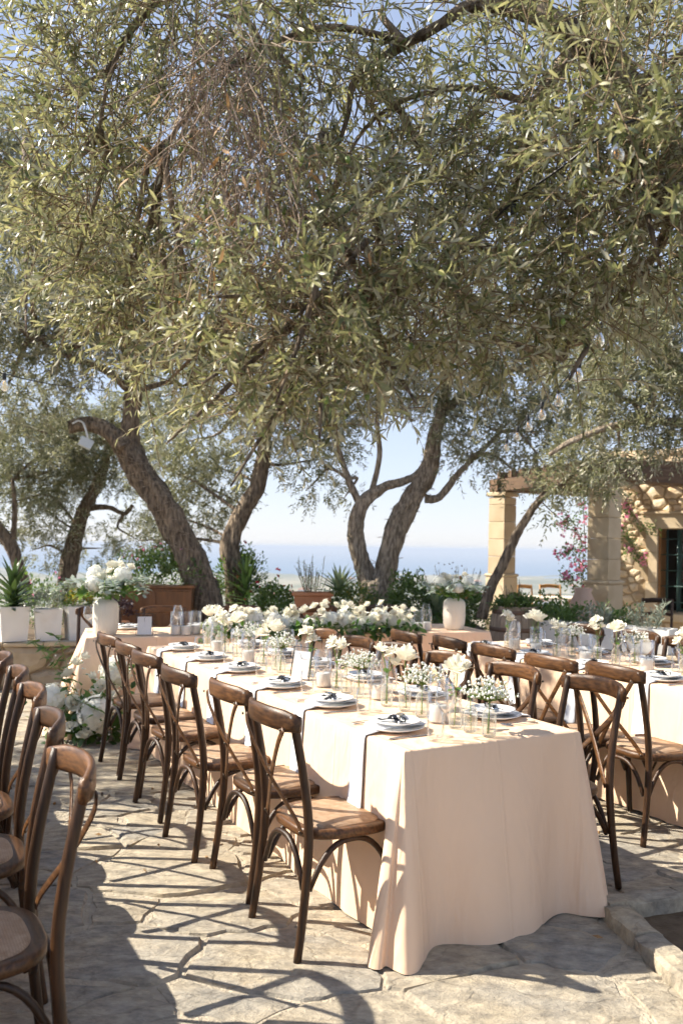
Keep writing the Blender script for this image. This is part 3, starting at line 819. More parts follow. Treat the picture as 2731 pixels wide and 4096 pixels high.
table('banquet_table', 'long right-hand banquet table hidden under its cloth', 'blush cloth on the right-hand table, partly in leaf shade', RO - t_ * RL_ / 2 + n_ * RW / 2, YAW, RW, RL_, TH, 2, (1, 1, 1, 1))
LO = A_ + n_ * -1.60 + t_ * -1.0
table('banquet_table', 'long left banquet table cropped by the picture edge', 'blush cloth on the cropped left table', LO + t_ * 2.4 - n_ * .44, YAW, .88, 4.8, TH, 3, (1, 1, 1, 1))
HW_, HL_ = .82, 3.62
table('head_table', 'long head table across the back hidden under its cloth', 'blush cloth on the head table, its left corner swept out wide', HA + h_ * HL_ / 2 + d_ * HW_ / 2, HY - math.pi / 2, HW_, HL_, TH, 4, (1.0, 1.9, 1.7, 1.0))

# ------------------------------------------------------------------ tableware masters
def lathe_mesh(name, prof, m, n=28, ang=None): return MB().lathe(prof, n, ang=ang).mesh(name, m)
ME = {}
ME['dinner_plate'] = lathe_mesh('dinner_plate', [(0, .006), (.075, .006), (.085, .010), (.122, .019), (.127, .021), (.127, .018), (.086, .005), (.078, 0), (.0, 0)], 'porcelain', 40)
ME['small_plate'] = lathe_mesh('small_plate', [(0, .005), (.066, .005), (.074, .009), (.100, .017), (.105, .018), (.105, .015), (.075, .004), (.068, 0), (0, 0)], 'porcelain', 40)
ME['tumbler'] = lathe_mesh('tumbler', [(0, .010), (.027, .010), (.029, .014), (.0345, .045), (.034, .075), (.0305, .118), (.0315, .118), (.036, .075), (.0365, .04), (.031, .004), (.026, 0), (0, 0)], 'glass', 24)
ME['wine_glass'] = lathe_mesh('wine_glass', [(0, .004), (.034, .002), (.035, 0), (.0345, .0035), (.012, .008), (.0045, .016), (.004, .09), (.009, .102), (.032, .122), (.042, .142), (.041, .160), (.031, .222), (.032, .222), (.043, .16), (.0435, .142), (.033, .120), (.012, .1005)], 'glass', 28)
ME['candle_cylinder'] = lathe_mesh('candle_cylinder', [(0, .006), (.044, .006), (.0445, .20), (.0475, .20), (.0475, .003), (.045, 0), (0, 0)], 'glass', 32)
ME['narrow_tube'] = lathe_mesh('narrow_tube', [(0, .006), (.023, .006), (.0235, .15), (.026, .15), (.026, .003), (.024, 0), (0, 0)], 'glass', 24)
rib = lambda th, z, r: (.0011 * math.cos(24 * th) if .015 < z < .088 and r > .02 else 0)
ME['bud_vase'] = lathe_mesh('bud_vase', [(0, 0), (.022, 0), (.0275, .004), (.0285, .012), (.0285, .015), (.0285, .05), (.028, .085), (.0255, .098), (.019, .108), (.0125, .115), (.0115, .126), (.0150, .135), (.0160, .137)], 'bottle_glass', 72, rib)
ME['vase_water'] = lathe_mesh('vase_water', [(0, .003), (.0262, .006), (.0266, .066), (0, .066)], 'water', 24)
ME['candle'] = lathe_mesh('candle', [(0, 0), (.039, 0), (.0395, .003), (.0395, .068), (.036, .072), (.02, .069), (0, .068)], 'wax', 28)
ME['wick'] = MB().tube([(0, 0, .066), (.001, 0, .085)], .0013, 5).mesh('wick', 'wick')
# cutlery lies along +y
def spoon():
    m = MB(); V = []; F_ = []
    for j in range(7):
        v = j / 6; y = .135 + .058 * v; wd = .0195 * math.sin(math.pi * (.12 + .88 * v) ** .8) ** .6 if j < 6 else .002
        for i in range(5):
            u = -1 + i / 2; V.append((u * wd, y, .004 - .007 * (1 - u * u) * math.sin(math.pi * min(1, v + .1)) + .006))
    F_ = [(j * 5 + i, j * 5 + i + 1, j * 5 + i + 6, j * 5 + i + 5) for j in range(6) for i in range(4)]
    m.add(V, F_); m.tube([(0, 0, .004), (0, .05, .007), (0, .1, .009), (0, .14, .007)], [.0055, .004, .003, .0035], 6, flat=(.45, 1)); return m.mesh('spoon', 'steel')
ME['spoon'] = spoon()
def fork():
    m = MB(); m.tube([(0, 0, .003), (0, .06, .005), (0, .13, .004), (0, .145, .003)], [.006, .0038, .0032, .009], 6, flat=(.4, 1))
    for k in range(4): x = -.0085 + k * .0057; m.tube([(x, .145, .003), (x, .165, .0045), (x, .195, .009)], [.0018, .0016, .0008], 4)
    return m.mesh('fork', 'steel')
ME['fork'] = fork()
m = MB(); m.tube([(0, 0, .004), (0, .04, .004), (0, .095, .004)], [.0068, .006, .0055], 6, flat=(.6, 1)); m.tube([(0, .095, .003), (.001, .12, .003), (.001, .19, .003), (-.003, .225, .002)], [.0075, .0085, .0085, .002], 6, flat=(.15, 1)); ME['knife'] = m.mesh('knife', 'steel')
def ribbonbow():
    m = MB()
    def strip(P, wd=.010):
        V = []; 
        for k, (x, y, z) in enumerate(P):
            a = P[max(k - 1, 0)]; b = P[min(k + 1, len(P) - 1)]; dx, dy = b[0] - a[0], b[1] - a[1]; l = math.hypot(dx, dy) + 1e-6
            V += [(x - dy / l * wd, y + dx / l * wd, z), (x + dy / l * wd, y - dx / l * wd, z + .002)]
        m.add(V, [(2 * k, 2 * k + 1, 2 * k + 3, 2 * k + 2) for k in range(len(P) - 1)])
    for s in (-1, 1):
        strip([(0, 0, .012), (s * .02, .008, .026), (s * .043, .012, .022), (s * .050, .010, .010), (s * .035, .004, .006), (s * .01, 0, .010)])
        strip([(0, 0, .012), (s * .025, -.018, .012), (s * .05, -.035, .006), (s * .062, -.045, .010)])
    strip([(-.012, 0, .010), (-.006, 0, .018), (.006, 0, .018), (.012, 0, .010)], .008)
    return m.mesh('ribbon_bow', 'ribbon')
ME['ribbon_bow'] = ribbonbow()
def napkin(hang, wd=.066, seed=0):
    rg = np.random.default_rng(seed)
    P = [(.13, .021), (.06, .022), (.02, .022), (-.05, .020), (-.10, .012), (-.14, .006), (-.160, .004), (-.1695, .0), (-.1715, -.012), (-.1745, -.06), (-.1785, -.16), (-.188, -hang)]
    V = []; F_ = []; q = 6; sk = rg.uniform(-.02, .02)
    for lay in (0, 1):
        for k, (y, z) in enumerate(P):
            for i in range(q):
                u = -1 + 2 * i / (q - 1)
                off = .0035 * lay + .0015 * math.sin(u * 5 + k)
                dn = max(0, -z)
                fl = 1 + .18 * dn
                V.append((u * wd * fl + sk * dn, y - (off if z < -.005 else 0), z + (off if z >= -.005 else 0) + (.012 * u * (1 if k == len(P) - 1 else 0))))
    n1 = len(P) * q
    for lay in (0, 1):
        for k in range(len(P) - 1):
            for i in range(q - 1):
                a = lay * n1 + k * q + i; F_.append((a, a + 1, a + q + 1, a + q))
    for k in range(len(P) - 1):
        for i in (0, q - 1): a = k * q + i; F_.append((a, a + q, n1 + a + q, n1 + a))
    e = (len(P) - 1) * q
    for i in range(q - 1): F_.append((e + i, e + i + 1, n1 + e + i + 1, n1 + e + i))
    return MB().add(V, F_).mesh('napkin', 'napkin')
NAP = [napkin(h, .052, k) for k, h in enumerate((.34, .30, .36, .32))]

def put(name, loc, rz, label, cat, group, rot=None, scale=None):
    o = link(name, ME[name], None, loc, rz, rot, scale); return tag(o, label, cat, group)
def setting(px, py, yaw, where, gw, i, bits='all'):
    """one place: diner sits on the local -y side; local +x is the diner's right"""
    c, s = math.cos(yaw), math.sin(yaw)
    def at(x, y, z): return (px + c * x - s * y, py + s * x + c * y, TH + z)
    j = random.uniform
    k = yaw + R(j(-4, 4))
    put('dinner_plate', at(0, 0, .0015), k, f'white dinner plate under a smaller plate, {where}', 'plate', 'dinner plates ' + gw)
    o = link('napkin', NAP[(i * 3 + len(gw)) % 4], None, at(0, 0, .002), yaw + R(j(-2.5, 2.5))); tag(o, f'white napkin hanging over the table edge, {where}', 'napkin', 'napkins ' + gw)
    put('small_plate', at(0, .006, .0275), k, f'small white plate on a dinner plate, {where}', 'plate', 'small plates ' + gw)
    put('ribbon_bow', at(.01, .0, .034), yaw + R(j(-30, 30)), f'black ribbon bow on a plate, {where}', 'ribbon', 'ribbon bows ' + gw)
    put('spoon', at(.085, -.03, .043), yaw + R(62 + j(-10, 10)), f'steel spoon under a black bow, {where}', 'spoon', 'spoons ' + gw)
    put('knife', at(.155, -.12, .001), yaw + R(j(-3, 3)), f'steel knife beside a plate, {where}', 'knife', 'knives ' + gw)
    put('fork', at(-.155, -.11, .001), yaw + R(j(-3, 3)), f'steel fork beside a plate, {where}', 'fork', 'forks ' + gw)
    put('fork', at(-.185, -.10, .001), yaw + R(j(-3, 3)), f'outer steel fork beside a plate, {where}', 'fork', 'outer forks ' + gw)
    put('tumbler', at(.235 + j(-.01, .01), .045 + j(-.01, .01), .001), 0, f'clear water tumbler by a plate, {where}', 'glass', 'tumblers ' + gw)
    put('wine_glass', at(.20 + j(-.01, .01), .125 + j(-.01, .01), .001), 0, f'clear stemmed wine glass by a plate, {where}', 'glass', 'wine glasses ' + gw)
for i, s in enumerate((.34, .92, 1.50, 2.13, 2.69, 3.27)):
    p = TP(s, .165); setting(p[0], p[1], YAW - math.pi / 2, f'{ORD[i]} place, left side of middle table', 'on the left of the middle table', i)
    p = TP(s + .04, MW - .165); setting(p[0], p[1], YAW + math.pi / 2, f'{ORD[i]} place, right side of middle table', 'on the right of the middle table', i)
RP = lambda s, n: tuple(float(q) for q in (RO + s * t_ + n * n_))
RORD = ['farthest', 'second farthest', 'third farthest', 'third nearest', 'second nearest', 'nearest']
for i, s in enumerate((-.38, -.95, -1.52, -2.09, -2.66, -3.3)):
    if i < 5:
        p = RP(s, .165); setting(p[0], p[1], YAW - math.pi / 2, f'{RORD[i]} place, near side of right-hand table', 'on the near side of the right-hand table', i)
    if i < 4:
        p = RP(s, RW - .165); setting(p[0], p[1], YAW + math.pi / 2, f'{RORD[i]} place, far side of right-hand table', 'on the far side of the right-hand table', i)
for i, a in enumerate((.35, 1.0, 2.9)):
    p = HP(a, HW_ - .17); setting(p[0], p[1], HY + math.pi, f'{["left", "second", "right"][i]} place, back of head table', 'on the head table', i)

# ------------------------------------------------------------------ flowers
def rose_mesh(name, r, npet=15, open_=1.0, m='petal', seed=0):
    rg = np.random.default_rng(seed); V = []; F_ = []
    for k in range(npet):
        f = k / (npet - 1); a0 = k * 2.39996 + rg.uniform(-.2, .2); R_ = r * (.16 + .84 * f ** .8); wid = 1.15 - .35 * f; hgt = r * (1.25 - .35 * f) * rg.uniform(.9, 1.1); b = len(V)
        for j in range(4):
            v = j / 3
            for i in range(5):
                u = -1 + i / 2; th = a0 + u * wid * (.5 + .5 * math.sin(math.pi * min(1, v * .6 + .25)))
                rr = R_ * (.35 + .65 * math.sin(v * 1.5)) * (1 + .10 * open_ * f * v * v * 2) + rg.uniform(-.02, .02) * r
                z = hgt * v - r * .10 * f - abs(u) ** 2 * hgt * .18 * v - (open_ * f * v ** 3) * r * .35
                V.append((rr * math.cos(th), rr * math.sin(th), z))
        F_ += [(b + j * 5 + i, b + j * 5 + i + 1, b + j * 5 + i + 6, b + j * 5 + i + 5) for j in range(3) for i in range(4)]
    return MB().add(V, F_).mesh(name, m)
ME['rose'] = [rose_mesh('rose', 1.0, 16, 1.0, seed=k) for k in range(3)]
ME['lisianthus'] = [rose_mesh('lisianthus', 1.0, 9, 1.6, seed=k + 10) for k in range(3)]
def hydrangea_mesh(seed):
    rg = np.random.default_rng(seed); V = []; F_ = []; n = 120
    for k in range(n):
        z = 1 - 1.65 * (k + .5) / n; rr = math.sqrt(max(0, 1 - z * z)); th = k * 2.39996
        nrm = np.array([rr * math.cos(th), rr * math.sin(th), z]); q = nrm * rg.uniform(.84, 1.10)
        a = np.cross(nrm, rg.normal(size=3)); a /= np.linalg.norm(a); b_ = np.cross(nrm, a); s = rg.uniform(.14, .20)
        for i in range(4):
            an = i * math.pi / 2; d = a * math.cos(an) + b_ * math.sin(an); e = np.cross(nrm, d); b = len(V)
            V += [q, q + d * s * .6 + e * s * .55 + nrm * .03, q + d * s * 1.15 + nrm * rg.uniform(-.03, .05), q + d * s * .6 - e * s * .55 + nrm * .03]
            F_.append((b, b + 1, b + 2, b + 3))
    return MB().add(V, F_).ball((0, 0, 0), .80, 14, 9).mesh('hydrangea', 'hydrangea')
ME['hydrangea'] = [hydrangea_mesh(k) for k in range(3)]
ME['bud'] = MB().ball((0, 0, .9), 1.0, 8, 6, (.5, .5, 1.0)).mesh('bud', 'bud')

def leaves_mesh(name, P, D, Nn, Ln, Wd, m, seed=0, simple=False, curve=.12):
    """P base points, D directions, Nn normals, Ln lengths, Wd widths -> one leaf mesh"""
    P, D, Nn = [np.asarray(q, float).reshape(-1, 3) for q in (P, D, Nn)]; Ln = np.asarray(Ln, float).reshape(-1, 1); Wd = np.asarray(Wd, float).reshape(-1, 1)
    D = D / (np.linalg.norm(D, axis=1, keepdims=True) + 1e-9); Nn = Nn - D * (D * Nn).sum(1, keepdims=True); Nn /= (np.linalg.norm(Nn, axis=1, keepdims=True) + 1e-9)
    S = np.cross(D, Nn); n = len(P)
    if simple: tp = [(0, 0, 0), (.5, .45, .03), (0, 1, -.05), (-.5, .45, .03)]; T = [(0, 1, 2), (0, 2, 3)]
    else: tp = [(0, 0, 0), (.40, .28, .02), (-.40, .28, .02), (.44, .66, .0), (-.44, .66, .0), (0, 1, -curve)]; T = [(0, 1, 2), (1, 4, 2), (1, 3, 4), (3, 5, 4)]
    k = len(tp); V = np.zeros((n, k, 3))
    for i, (x, y, z) in enumerate(tp): V[:, i] = P + D * Ln * y + S * Wd * x + Nn * Ln * z
    TT = (np.array(T)[None] + (np.arange(n) * k)[:, None, None]).reshape(-1, 3)
    lr = np.repeat(np.random.default_rng(seed).random(n), k)
    return rawmesh(name, V, TT, m, lr)
def rand_dirs(n, rg):
    d = rg.normal(size=(n, 3)); return d / np.linalg.norm(d, axis=1, keepdims=True)

def sprig(kind, loc, label, group, seed, h0=.137, big=1.0):
    """a flower sprig standing in a bud vase whose base is at loc"""
    rg = np.random.default_rng(seed); o = thing('flower_sprig', label, 'flower', loc, rg.uniform(0, 6.28), group)
    st = MB(); base = np.array([0, 0, .012])
    def stem(tip, r=.0016):
        st.tube([base + rg.uniform(-.008, .008, 3) * (1, 1, 0), (0, 0, h0 - .02), np.array([tip[0] * .4, tip[1] * .4, h0 + (tip[2] - h0) * .5]), tip], r, 5, True, 3)
    LP, LD = [], []
    if kind == 'gypso':
        bl = MB()
        for k in range(6): stem((rg.uniform(-.02, .02), rg.uniform(-.02, .02), h0 + .025), .001)
        for k in range(230):
            d = rg.normal(size=3); d[2] = abs(d[2]) * .8 + .1; d /= np.linalg.norm(d); q = np.array([0, 0, h0 + .022]) + d * rg.uniform(.022, .070) * big * (1.1, 1.1, .85)
            bl.ball(q, rg.uniform(.0036, .0072), 6, 4); st.tube([(0, 0, h0 + .004), np.array([0, 0, h0 + .01]) + d * .02, q], .0006, 3, False)
        tag(bl.build('blossoms', 'gypso_white', o), kind='stuff')
    elif kind == 'rose':
        tip = (rg.uniform(-.01, .01), rg.uniform(-.01, .01), h0 + .075 * big); stem(tip, .0022)
        link('rose', ME['rose'][seed % 3], o, (tip[0], tip[1], tip[2] - .01), 0, (rg.uniform(-.3, .3), rg.uniform(-.3, .3), rg.uniform(0, 6)), .040 * big)
        for k in range(4): LP.append((0, 0, h0 + rg.uniform(.0, .045))); a = rg.uniform(0, 6.28); LD.append((math.cos(a), math.sin(a), rg.uniform(-.3, .4)))
    elif kind == 'leaf':
        tip = (0, 0, h0 + .02); stem(tip)
        for k in range(6): LP.append((0, 0, h0 + rg.uniform(.0, .035))); a = rg.uniform(0, 6.28); LD.append((math.cos(a), math.sin(a), rg.uniform(-.5, .5)))
    else:
        for k in range(5):
            a = k * 1.257 + rg.uniform(-.3, .3); rr = rg.uniform(.018, .042); tip = (rr * math.cos(a), rr * math.sin(a), h0 + rg.uniform(.045, .10) * big); stem(tip, .0014)
            if k < 4: link('lisianthus', ME['lisianthus'][(seed + k) % 3], o, (tip[0], tip[1], tip[2] - .006), 0, (rg.uniform(-.5, .5), rg.uniform(-.5, .5), rg.uniform(0, 6)), rg.uniform(.021, .027) * big)
            else: link('bud', ME['bud'], o, tip, 0, None, .0095)
        for k in range(3): LP.append((0, 0, h0 + rg.uniform(.0, .03))); a = rg.uniform(0, 6.28); LD.append((math.cos(a), math.sin(a), .6))
    st.build('stems', 'stem', o)
    if LP: link('leaves', leaves_mesh('leaves', LP, LD, np.tile((0, 0, 1.), (len(LP), 1)), np.full(len(LP), .05), np.full(len(LP), .032), 'green_leaf', seed), o)
    return o
KN = {'gypso': "baby's breath sprig", 'rose': 'single white rose', 'leaf': 'bare green leaf sprig', 'lis': 'white lisianthus sprig'}
def vase(p, kind, where, group, seed, big=1.0):
    loc = (p[0], p[1], TH + .001)
    v = thing('bud_vase', f'ribbed clear glass bud vase, {where}', 'vase', loc, random.uniform(0, 6), group); link('glass_body', ME['bud_vase'], v); link('water', ME['vase_water'], v)
    sprig(kind, loc, f'{KN[kind]} in glass vase, {where}', 'flowers ' + group, seed, .137, big)
def candle(p, where, group, z=TH, sc_=1.0):
    o = link('glass_cylinder', ME['candle_cylinder'], None, (p[0], p[1], z + .001), 0, None, sc_); tag(o, f'clear glass candle cylinder, {where}', 'candle holder', 'cylinders ' + group)
    c = thing('candle', f'thick white pillar candle in cylinder, {where}', 'candle', (p[0], p[1], z + .001 + .0065 * sc_), 0, 'candles ' + group); c.scale = (sc_,) * 3
    link('wax', ME['candle'], c); link('wick', ME['wick'], c)
G = 'along the centre of the middle table'
seq = [(.07, .45, 'gypso'), (.17, .43, 'leaf'), (.26, .42, 'rose'), (.52, .42, 'gypso'), (.68, .43, 'rose'), (.81, .41, 'lis'), (1.07, .40, 'gypso'), (1.20, .40, 'leaf'), (1.31, .40, 'lis'),
       (1.78, .47, 'lis'), (2.0, .38, 'gypso'), (2.12, .40, 'rose'), (2.31, .40, 'lis'), (2.62, .42, 'gypso'), (2.80, .40, 'rose'), (2.97, .38, 'lis'), (3.20, .42, 'lis'), (3.40, .40, 'rose')]
NTH = ['nearest', 'second', 'third', 'fourth', 'fifth', 'sixth', 'seventh', 'eighth', 'ninth', 'tenth', 'eleventh', 'twelfth', 'thirteenth', 'fourteenth', 'fifteenth', 'sixteenth', 'seventeenth', 'farthest']
for i, (s, n, k) in enumerate(seq): vase(TP(s, n), k, f'{NTH[i]} of eighteen along the middle table', G, 40 + i, 1.55)
for i, (s, n) in enumerate(((.39, .42), (.98, .47), (1.43, .38), (1.92, .48), (2.48, .36), (3.08, .36))):
    candle(TP(s, n), f'{ORD[i]} of six on the middle table', G)
seqr = [(-.35, .42, 'lis'), (-.62, .45, 'lis'), (-.72, .40, 'rose'), (-.96, .37, 'lis'), (-1.02, .46, 'gypso'), (-1.28, .45, 'lis'), (-1.48, .42, 'rose'), (-1.54, .53, 'gypso'), (-2.05, .40, 'lis'), (-2.2, .5, 'lis'), (-2.5, .42, 'gypso')]
for i, (s, n, k) in enumerate(seqr): vase(RP(s, n), k, f'{(["farthest"] + NTH[1:])[i]} from the far end of right-hand table', 'along the centre of the right-hand table', 80 + i, 1.5)
for i, (s, n) in enumerate(((-.5, .36), (-.82, .30), (-1.34, .28), (-1.78, .38), (-2.35, .36))):
    candle(RP(s, n), f'{RORD[i] if i < 3 else ["", "", "", "second nearest", "nearest"][i]} on the right-hand table', 'on the right-hand table')
for i, (s, n) in enumerate(((-.66, .50), (-1.15, .52), (-1.86, .55))):
    put('narrow_tube', RP(s, n) + (TH + .001,), 0, f'slim clear glass tube, {["farthest", "middle", "nearest"][i]} on the right-hand table', 'glass', 'slim tubes on the right-hand table')
for i, (a, b) in enumerate(((.73, .08), (.81, .06), (.90, .13), (2.86, .22), (2.95, .13), (3.05, .17))):
    candle(HP(a, b), f'{["left", "middle", "right"][i % 3]} of three at {"left" if i < 3 else "right"} part of head table', 'on the head table', TH, 1.0)
# card frames
def cardframe(p, yaw, label, wd=.135, ht=.185, relief=True):
    o = thing('card_frame', label, 'picture frame', (p[0], p[1], TH + .002), yaw)
    fr = link('stand', None, o, (0, 0, 0)); fr.rotation_euler = (R(-12), 0, 0)
    f = MB(); e = .0035
    f.box(-wd / 2, -wd / 2 + e, 0, .006, 0, ht); f.box(wd / 2 - e, wd / 2, 0, .006, 0, ht); f.box(-wd / 2 + e, wd / 2 - e, 0, .006, 0, e); f.box(-wd / 2 + e, wd / 2 - e, 0, .006, ht - e, ht)
    f.build('frame', 'frame_metal', fr, False)
    MB().box(-wd / 2 + .012, wd / 2 - .012, .002, .004, .008, ht - .026).build('card', 'card', fr, False)
    MB().add([(-wd / 2 + e, .0012, e), (wd / 2 - e, .0012, e), (wd / 2 - e, .0012, ht - e), (-wd / 2 + e, .0012, ht - e)], [(0, 1, 2, 3)]).build('pane', 'glass', fr, False)
    if relief:
        MB().tube([(.012, .0018, .118), (.004, .0018, .10), (-.002, .0018, .082), (-.018, .0018, .066)], .0012, 4).tube([(-.001, .0018, .083), (.006, .0018, .080), (.014, .0018, .084)], .0011, 4).build('embossed_mark', 'card_relief', fr)
    MB().tube([(0, .008, ht * .8), (0, .085, .004), (-.02, .085, .004)], .0014, 5).build('easel_leg', 'frame_metal', o)
    return o
cardframe(TP(1.70, .36), YAW + R(-62), 'black framed white card standing mid way along the middle table', .135, .19, False)
cardframe(HP(.47, .08), HY - R(4), 'black framed white card near the left end of the head table', .14, .185)
for i, (a, b) in enumerate(((.02, .45), (3.2, .55))):
    put('wine_glass', HP(a, b, TH + .001), 0, f'stemmed wine glass at the {["left", "right"][i]} end of the head table', 'glass', 'loose wine glasses on the head table')

# big ceramic vases with bouquets
def big_vase(p, label, blabel, seed, bs=1.0):
    rg = np.random.default_rng(seed)
    prof = [(0, 0), (.075, 0), (.088, .012), (.100, .06), (.104, .12), (.104, .22), (.098, .262), (.082, .285), (.066, .292), (.062, .30), (.056, .298), (.054, .25)]
    o = thing('ceramic_vase', label, 'vase', (p[0], p[1], TH + .001))
    MB().lathe(prof, 96, ang=lambda th, z, r: .0022 * math.cos(32 * th) if .02 < z < .27 else 0).build('vase_body', 'ceramic', o)
    b = thing('bouquet', blabel, 'bouquet', (p[0], p[1], TH + .27), rg.uniform(0, 6)); b.scale = (bs,) * 3
    for (x, y, z, r) in ((-.10, -.07, .15, .060), (.05, .10, .16, .050), (.12, -.05, .11, .046)):
        link('hydrangea', ME['hydrangea'][int(rg.integers(3))], b, (x, y, z), 0, (rg.uniform(-.5, .5), rg.uniform(-.5, .5), rg.uniform(0, 6)), r)
    for k in range(9):
        a = rg.uniform(0, 6.28); rr = rg.uniform(.03, .15); link('rose', ME['rose'][k % 3], b, (rr * math.cos(a), rr * math.sin(a), rg.uniform(.09, .22)), 0, (rg.uniform(-.6, .6), rg.uniform(-.6, .6), rg.uniform(0, 6)), rg.uniform(.022, .034))
    n = 260; D = rand_dirs(n, rg); D[:, 2] = np.abs(D[:, 2]) * .6 - .05; P = D * rg.uniform(.04, .17, (n, 1)) + (0, 0, .05)
    link('foliage', leaves_mesh('foliage', P, D + rg.normal(size=(n, 3)) * .5, rand_dirs(n, rg) + (0, 0, 1), rg.uniform(.035, .06, n), rg.uniform(.02, .034, n), 'green_leaf', seed), b)
    st = MB(); EP, ED = [], []
    for k in range(15):
        a = rg.uniform(0, 6.28); d = np.array([math.cos(a), math.sin(a), 0]); q = [np.array([0, 0, 0.]), d * .10 + (0, 0, .11), d * .20 + (0, 0, .13), d * rg.uniform(.26, .31) + (0, 0, rg.uniform(.04, .16))]
        st.tube(q, .0018, 5, True, 4); Q, _ = spline(q, [1] * 4, 6)
        for x in Q[5:]:
            for s in (-1, 1): EP.append(x); ED.append(np.cross(d, (0, 0, 1)) * s + d * .4 + rg.normal(size=3) * .35)
    st.build('stems', 'stem', b)
    link('eucalyptus_leaves', leaves_mesh('eucalyptus_leaves', EP, ED, rand_dirs(len(EP), rg) * .6 + (0, 0, 1), rg.uniform(.03, .045, len(EP)), rg.uniform(.022, .034, len(EP)), 'eucalyptus', seed + 1), b)
big_vase(HP(.16, .20), 'tall ribbed white ceramic vase at the left end of head table', 'white hydrangea and eucalyptus bouquet at the left end of head table', 5, 1.45)
big_vase(HP(3.35, .22), 'tall ribbed white ceramic vase at the right end of head table', 'white hydrangea and eucalyptus bouquet at the right end of head table', 9, 1.15)

def mass_flowers(o, spots, rg, foliage, leaf_l=(.06, .10)):
    for (x, y, z, k, r) in spots:
        me = ME['hydrangea'][int(rg.integers(3))] if k == 'h' else ME['rose'][int(rg.integers(3))] if k == 'r' else ME['lisianthus'][int(rg.integers(3))]
        link({'h': 'hydrangea', 'r': 'rose', 'l': 'lisianthus'}[k], me, o, (x, y, z), 0, (rg.uniform(-.1, .9), rg.uniform(-.5, .5), rg.uniform(0, 6)), r)
    P, D = foliage; n = len(P)
    link('foliage', leaves_mesh('foliage', P, D, rand_dirs(n, rg) * .7 + (0, -.3, 1), rg.uniform(*leaf_l, n), rg.uniform(.035, .05, n), 'green_leaf', 3), o)
rg = np.random.default_rng(77)
gl = HP(.98, .13, TH); gar = thing('flower_garland', 'long white hydrangea and rose garland on the front edge of head table', 'garland', gl, HY)
spots = []
for k in range(15): spots.append((.05 + k * .128 + rg.uniform(-.03, .03), -.06 + rg.uniform(-.05, .05), .085 + rg.uniform(-.03, .045), 'h', rg.uniform(.075, .098)))
for k in range(74): spots.append((rg.uniform(0, 1.86), rg.uniform(-.16, .06), 0, 'r' if rg.random() < .6 else 'l', rg.uniform(.030, .043)))
spots = [(x, y, (z if k == 'h' else .065 + .15 * (1 - abs(y + .05) / .2) + rg.uniform(-.04, .06)), k, r) for x, y, z, k, r in spots]
n = 900; P = np.stack([rg.uniform(-.05, 1.92, n), rg.uniform(-.20, .10, n), rg.uniform(-.03, .10, n)], 1); D = rg.normal(size=(n, 3)) * .6 + np.stack([np.zeros(n), np.sign(P[:, 1] + .04) * .7, rg.uniform(-.5, .3, n)], 1)
mass_flowers(gar, spots, rg, (P, D))
bq = thing('floor_bouquet', 'low white hydrangea arrangement on the floor by the head table corner', 'bouquet', (-1.98, 6.60, 0), R(10)); bq.scale = (1.15,) * 3
spots = [(-.20, -.06, .27, 'h', .115), (.10, -.16, .20, 'h', .125), (.20, .05, .44, 'h', .11), (-.05, -.12, .26, 'r', .055), (-.10, .0, .43, 'r', .05), (-.06, .02, .50, 'r', .045), (.0, -.02, .55, 'l', .04), (.12, -.1, .36, 'r', .05), (.26, -.12, .22, 'r', .045), (.14, -.2, .08, 'r', .045), (.03, -.22, .06, 'r', .05), (.30, -.1, .10, 'l', .04), (-.06, -.2, .12, 'l', .04), (.22, -.14, .31, 'l', .045), (.38, -.05, .09, 'l', .04), (-.16, -.14, .12, 'l', .03), (.05, -.06, .42, 'l', .04)]
n = 420; P = np.stack([rg.normal(0.04, .15, n), rg.normal(-.03, .09, n), np.abs(rg.normal(.16, .12, n))], 1); D = rg.normal(size=(n, 3)) + (0, -.4, .2)
mass_flowers(bq, spots, rg, (P, D), (.05, .09))
gy = MB()
for k in range(110): gy.ball((rg.normal(.04, .12), rg.uniform(-.24, -.06), abs(rg.normal(.22, .14))), rg.uniform(.004, .007), 5, 4)
tag(gy.build('gypsophila', 'gypso_white', bq), kind='stuff')
st = MB(); EP = []; ED = []
for (a, b, c) in ((-.28, .0, .62), (-.36, .02, .66), (-.2, .0, .70), (.34, -.02, .5)):
    q = [np.array([0, 0, .2]), np.array([a * .5, b, .45]), np.array([a * .85, b, c * .95]), np.array([a, b, c])]; st.tube(q, .0022, 5, True, 4); Q, _ = spline(q, [1] * 4, 6)
    for x in Q[5:]:
        for s in (-1, 1): EP.append(x); ED.append((s * .8 + rg.normal() * .3, rg.normal() * .5, rg.normal() * .5))
st.build('sprays', 'stem', bq); link('spray_leaves', leaves_mesh('spray_leaves', EP, ED, rand_dirs(len(EP), rg), rg.uniform(.05, .07, len(EP)), rg.uniform(.012, .018, len(EP)), 'green_leaf', 8), bq)

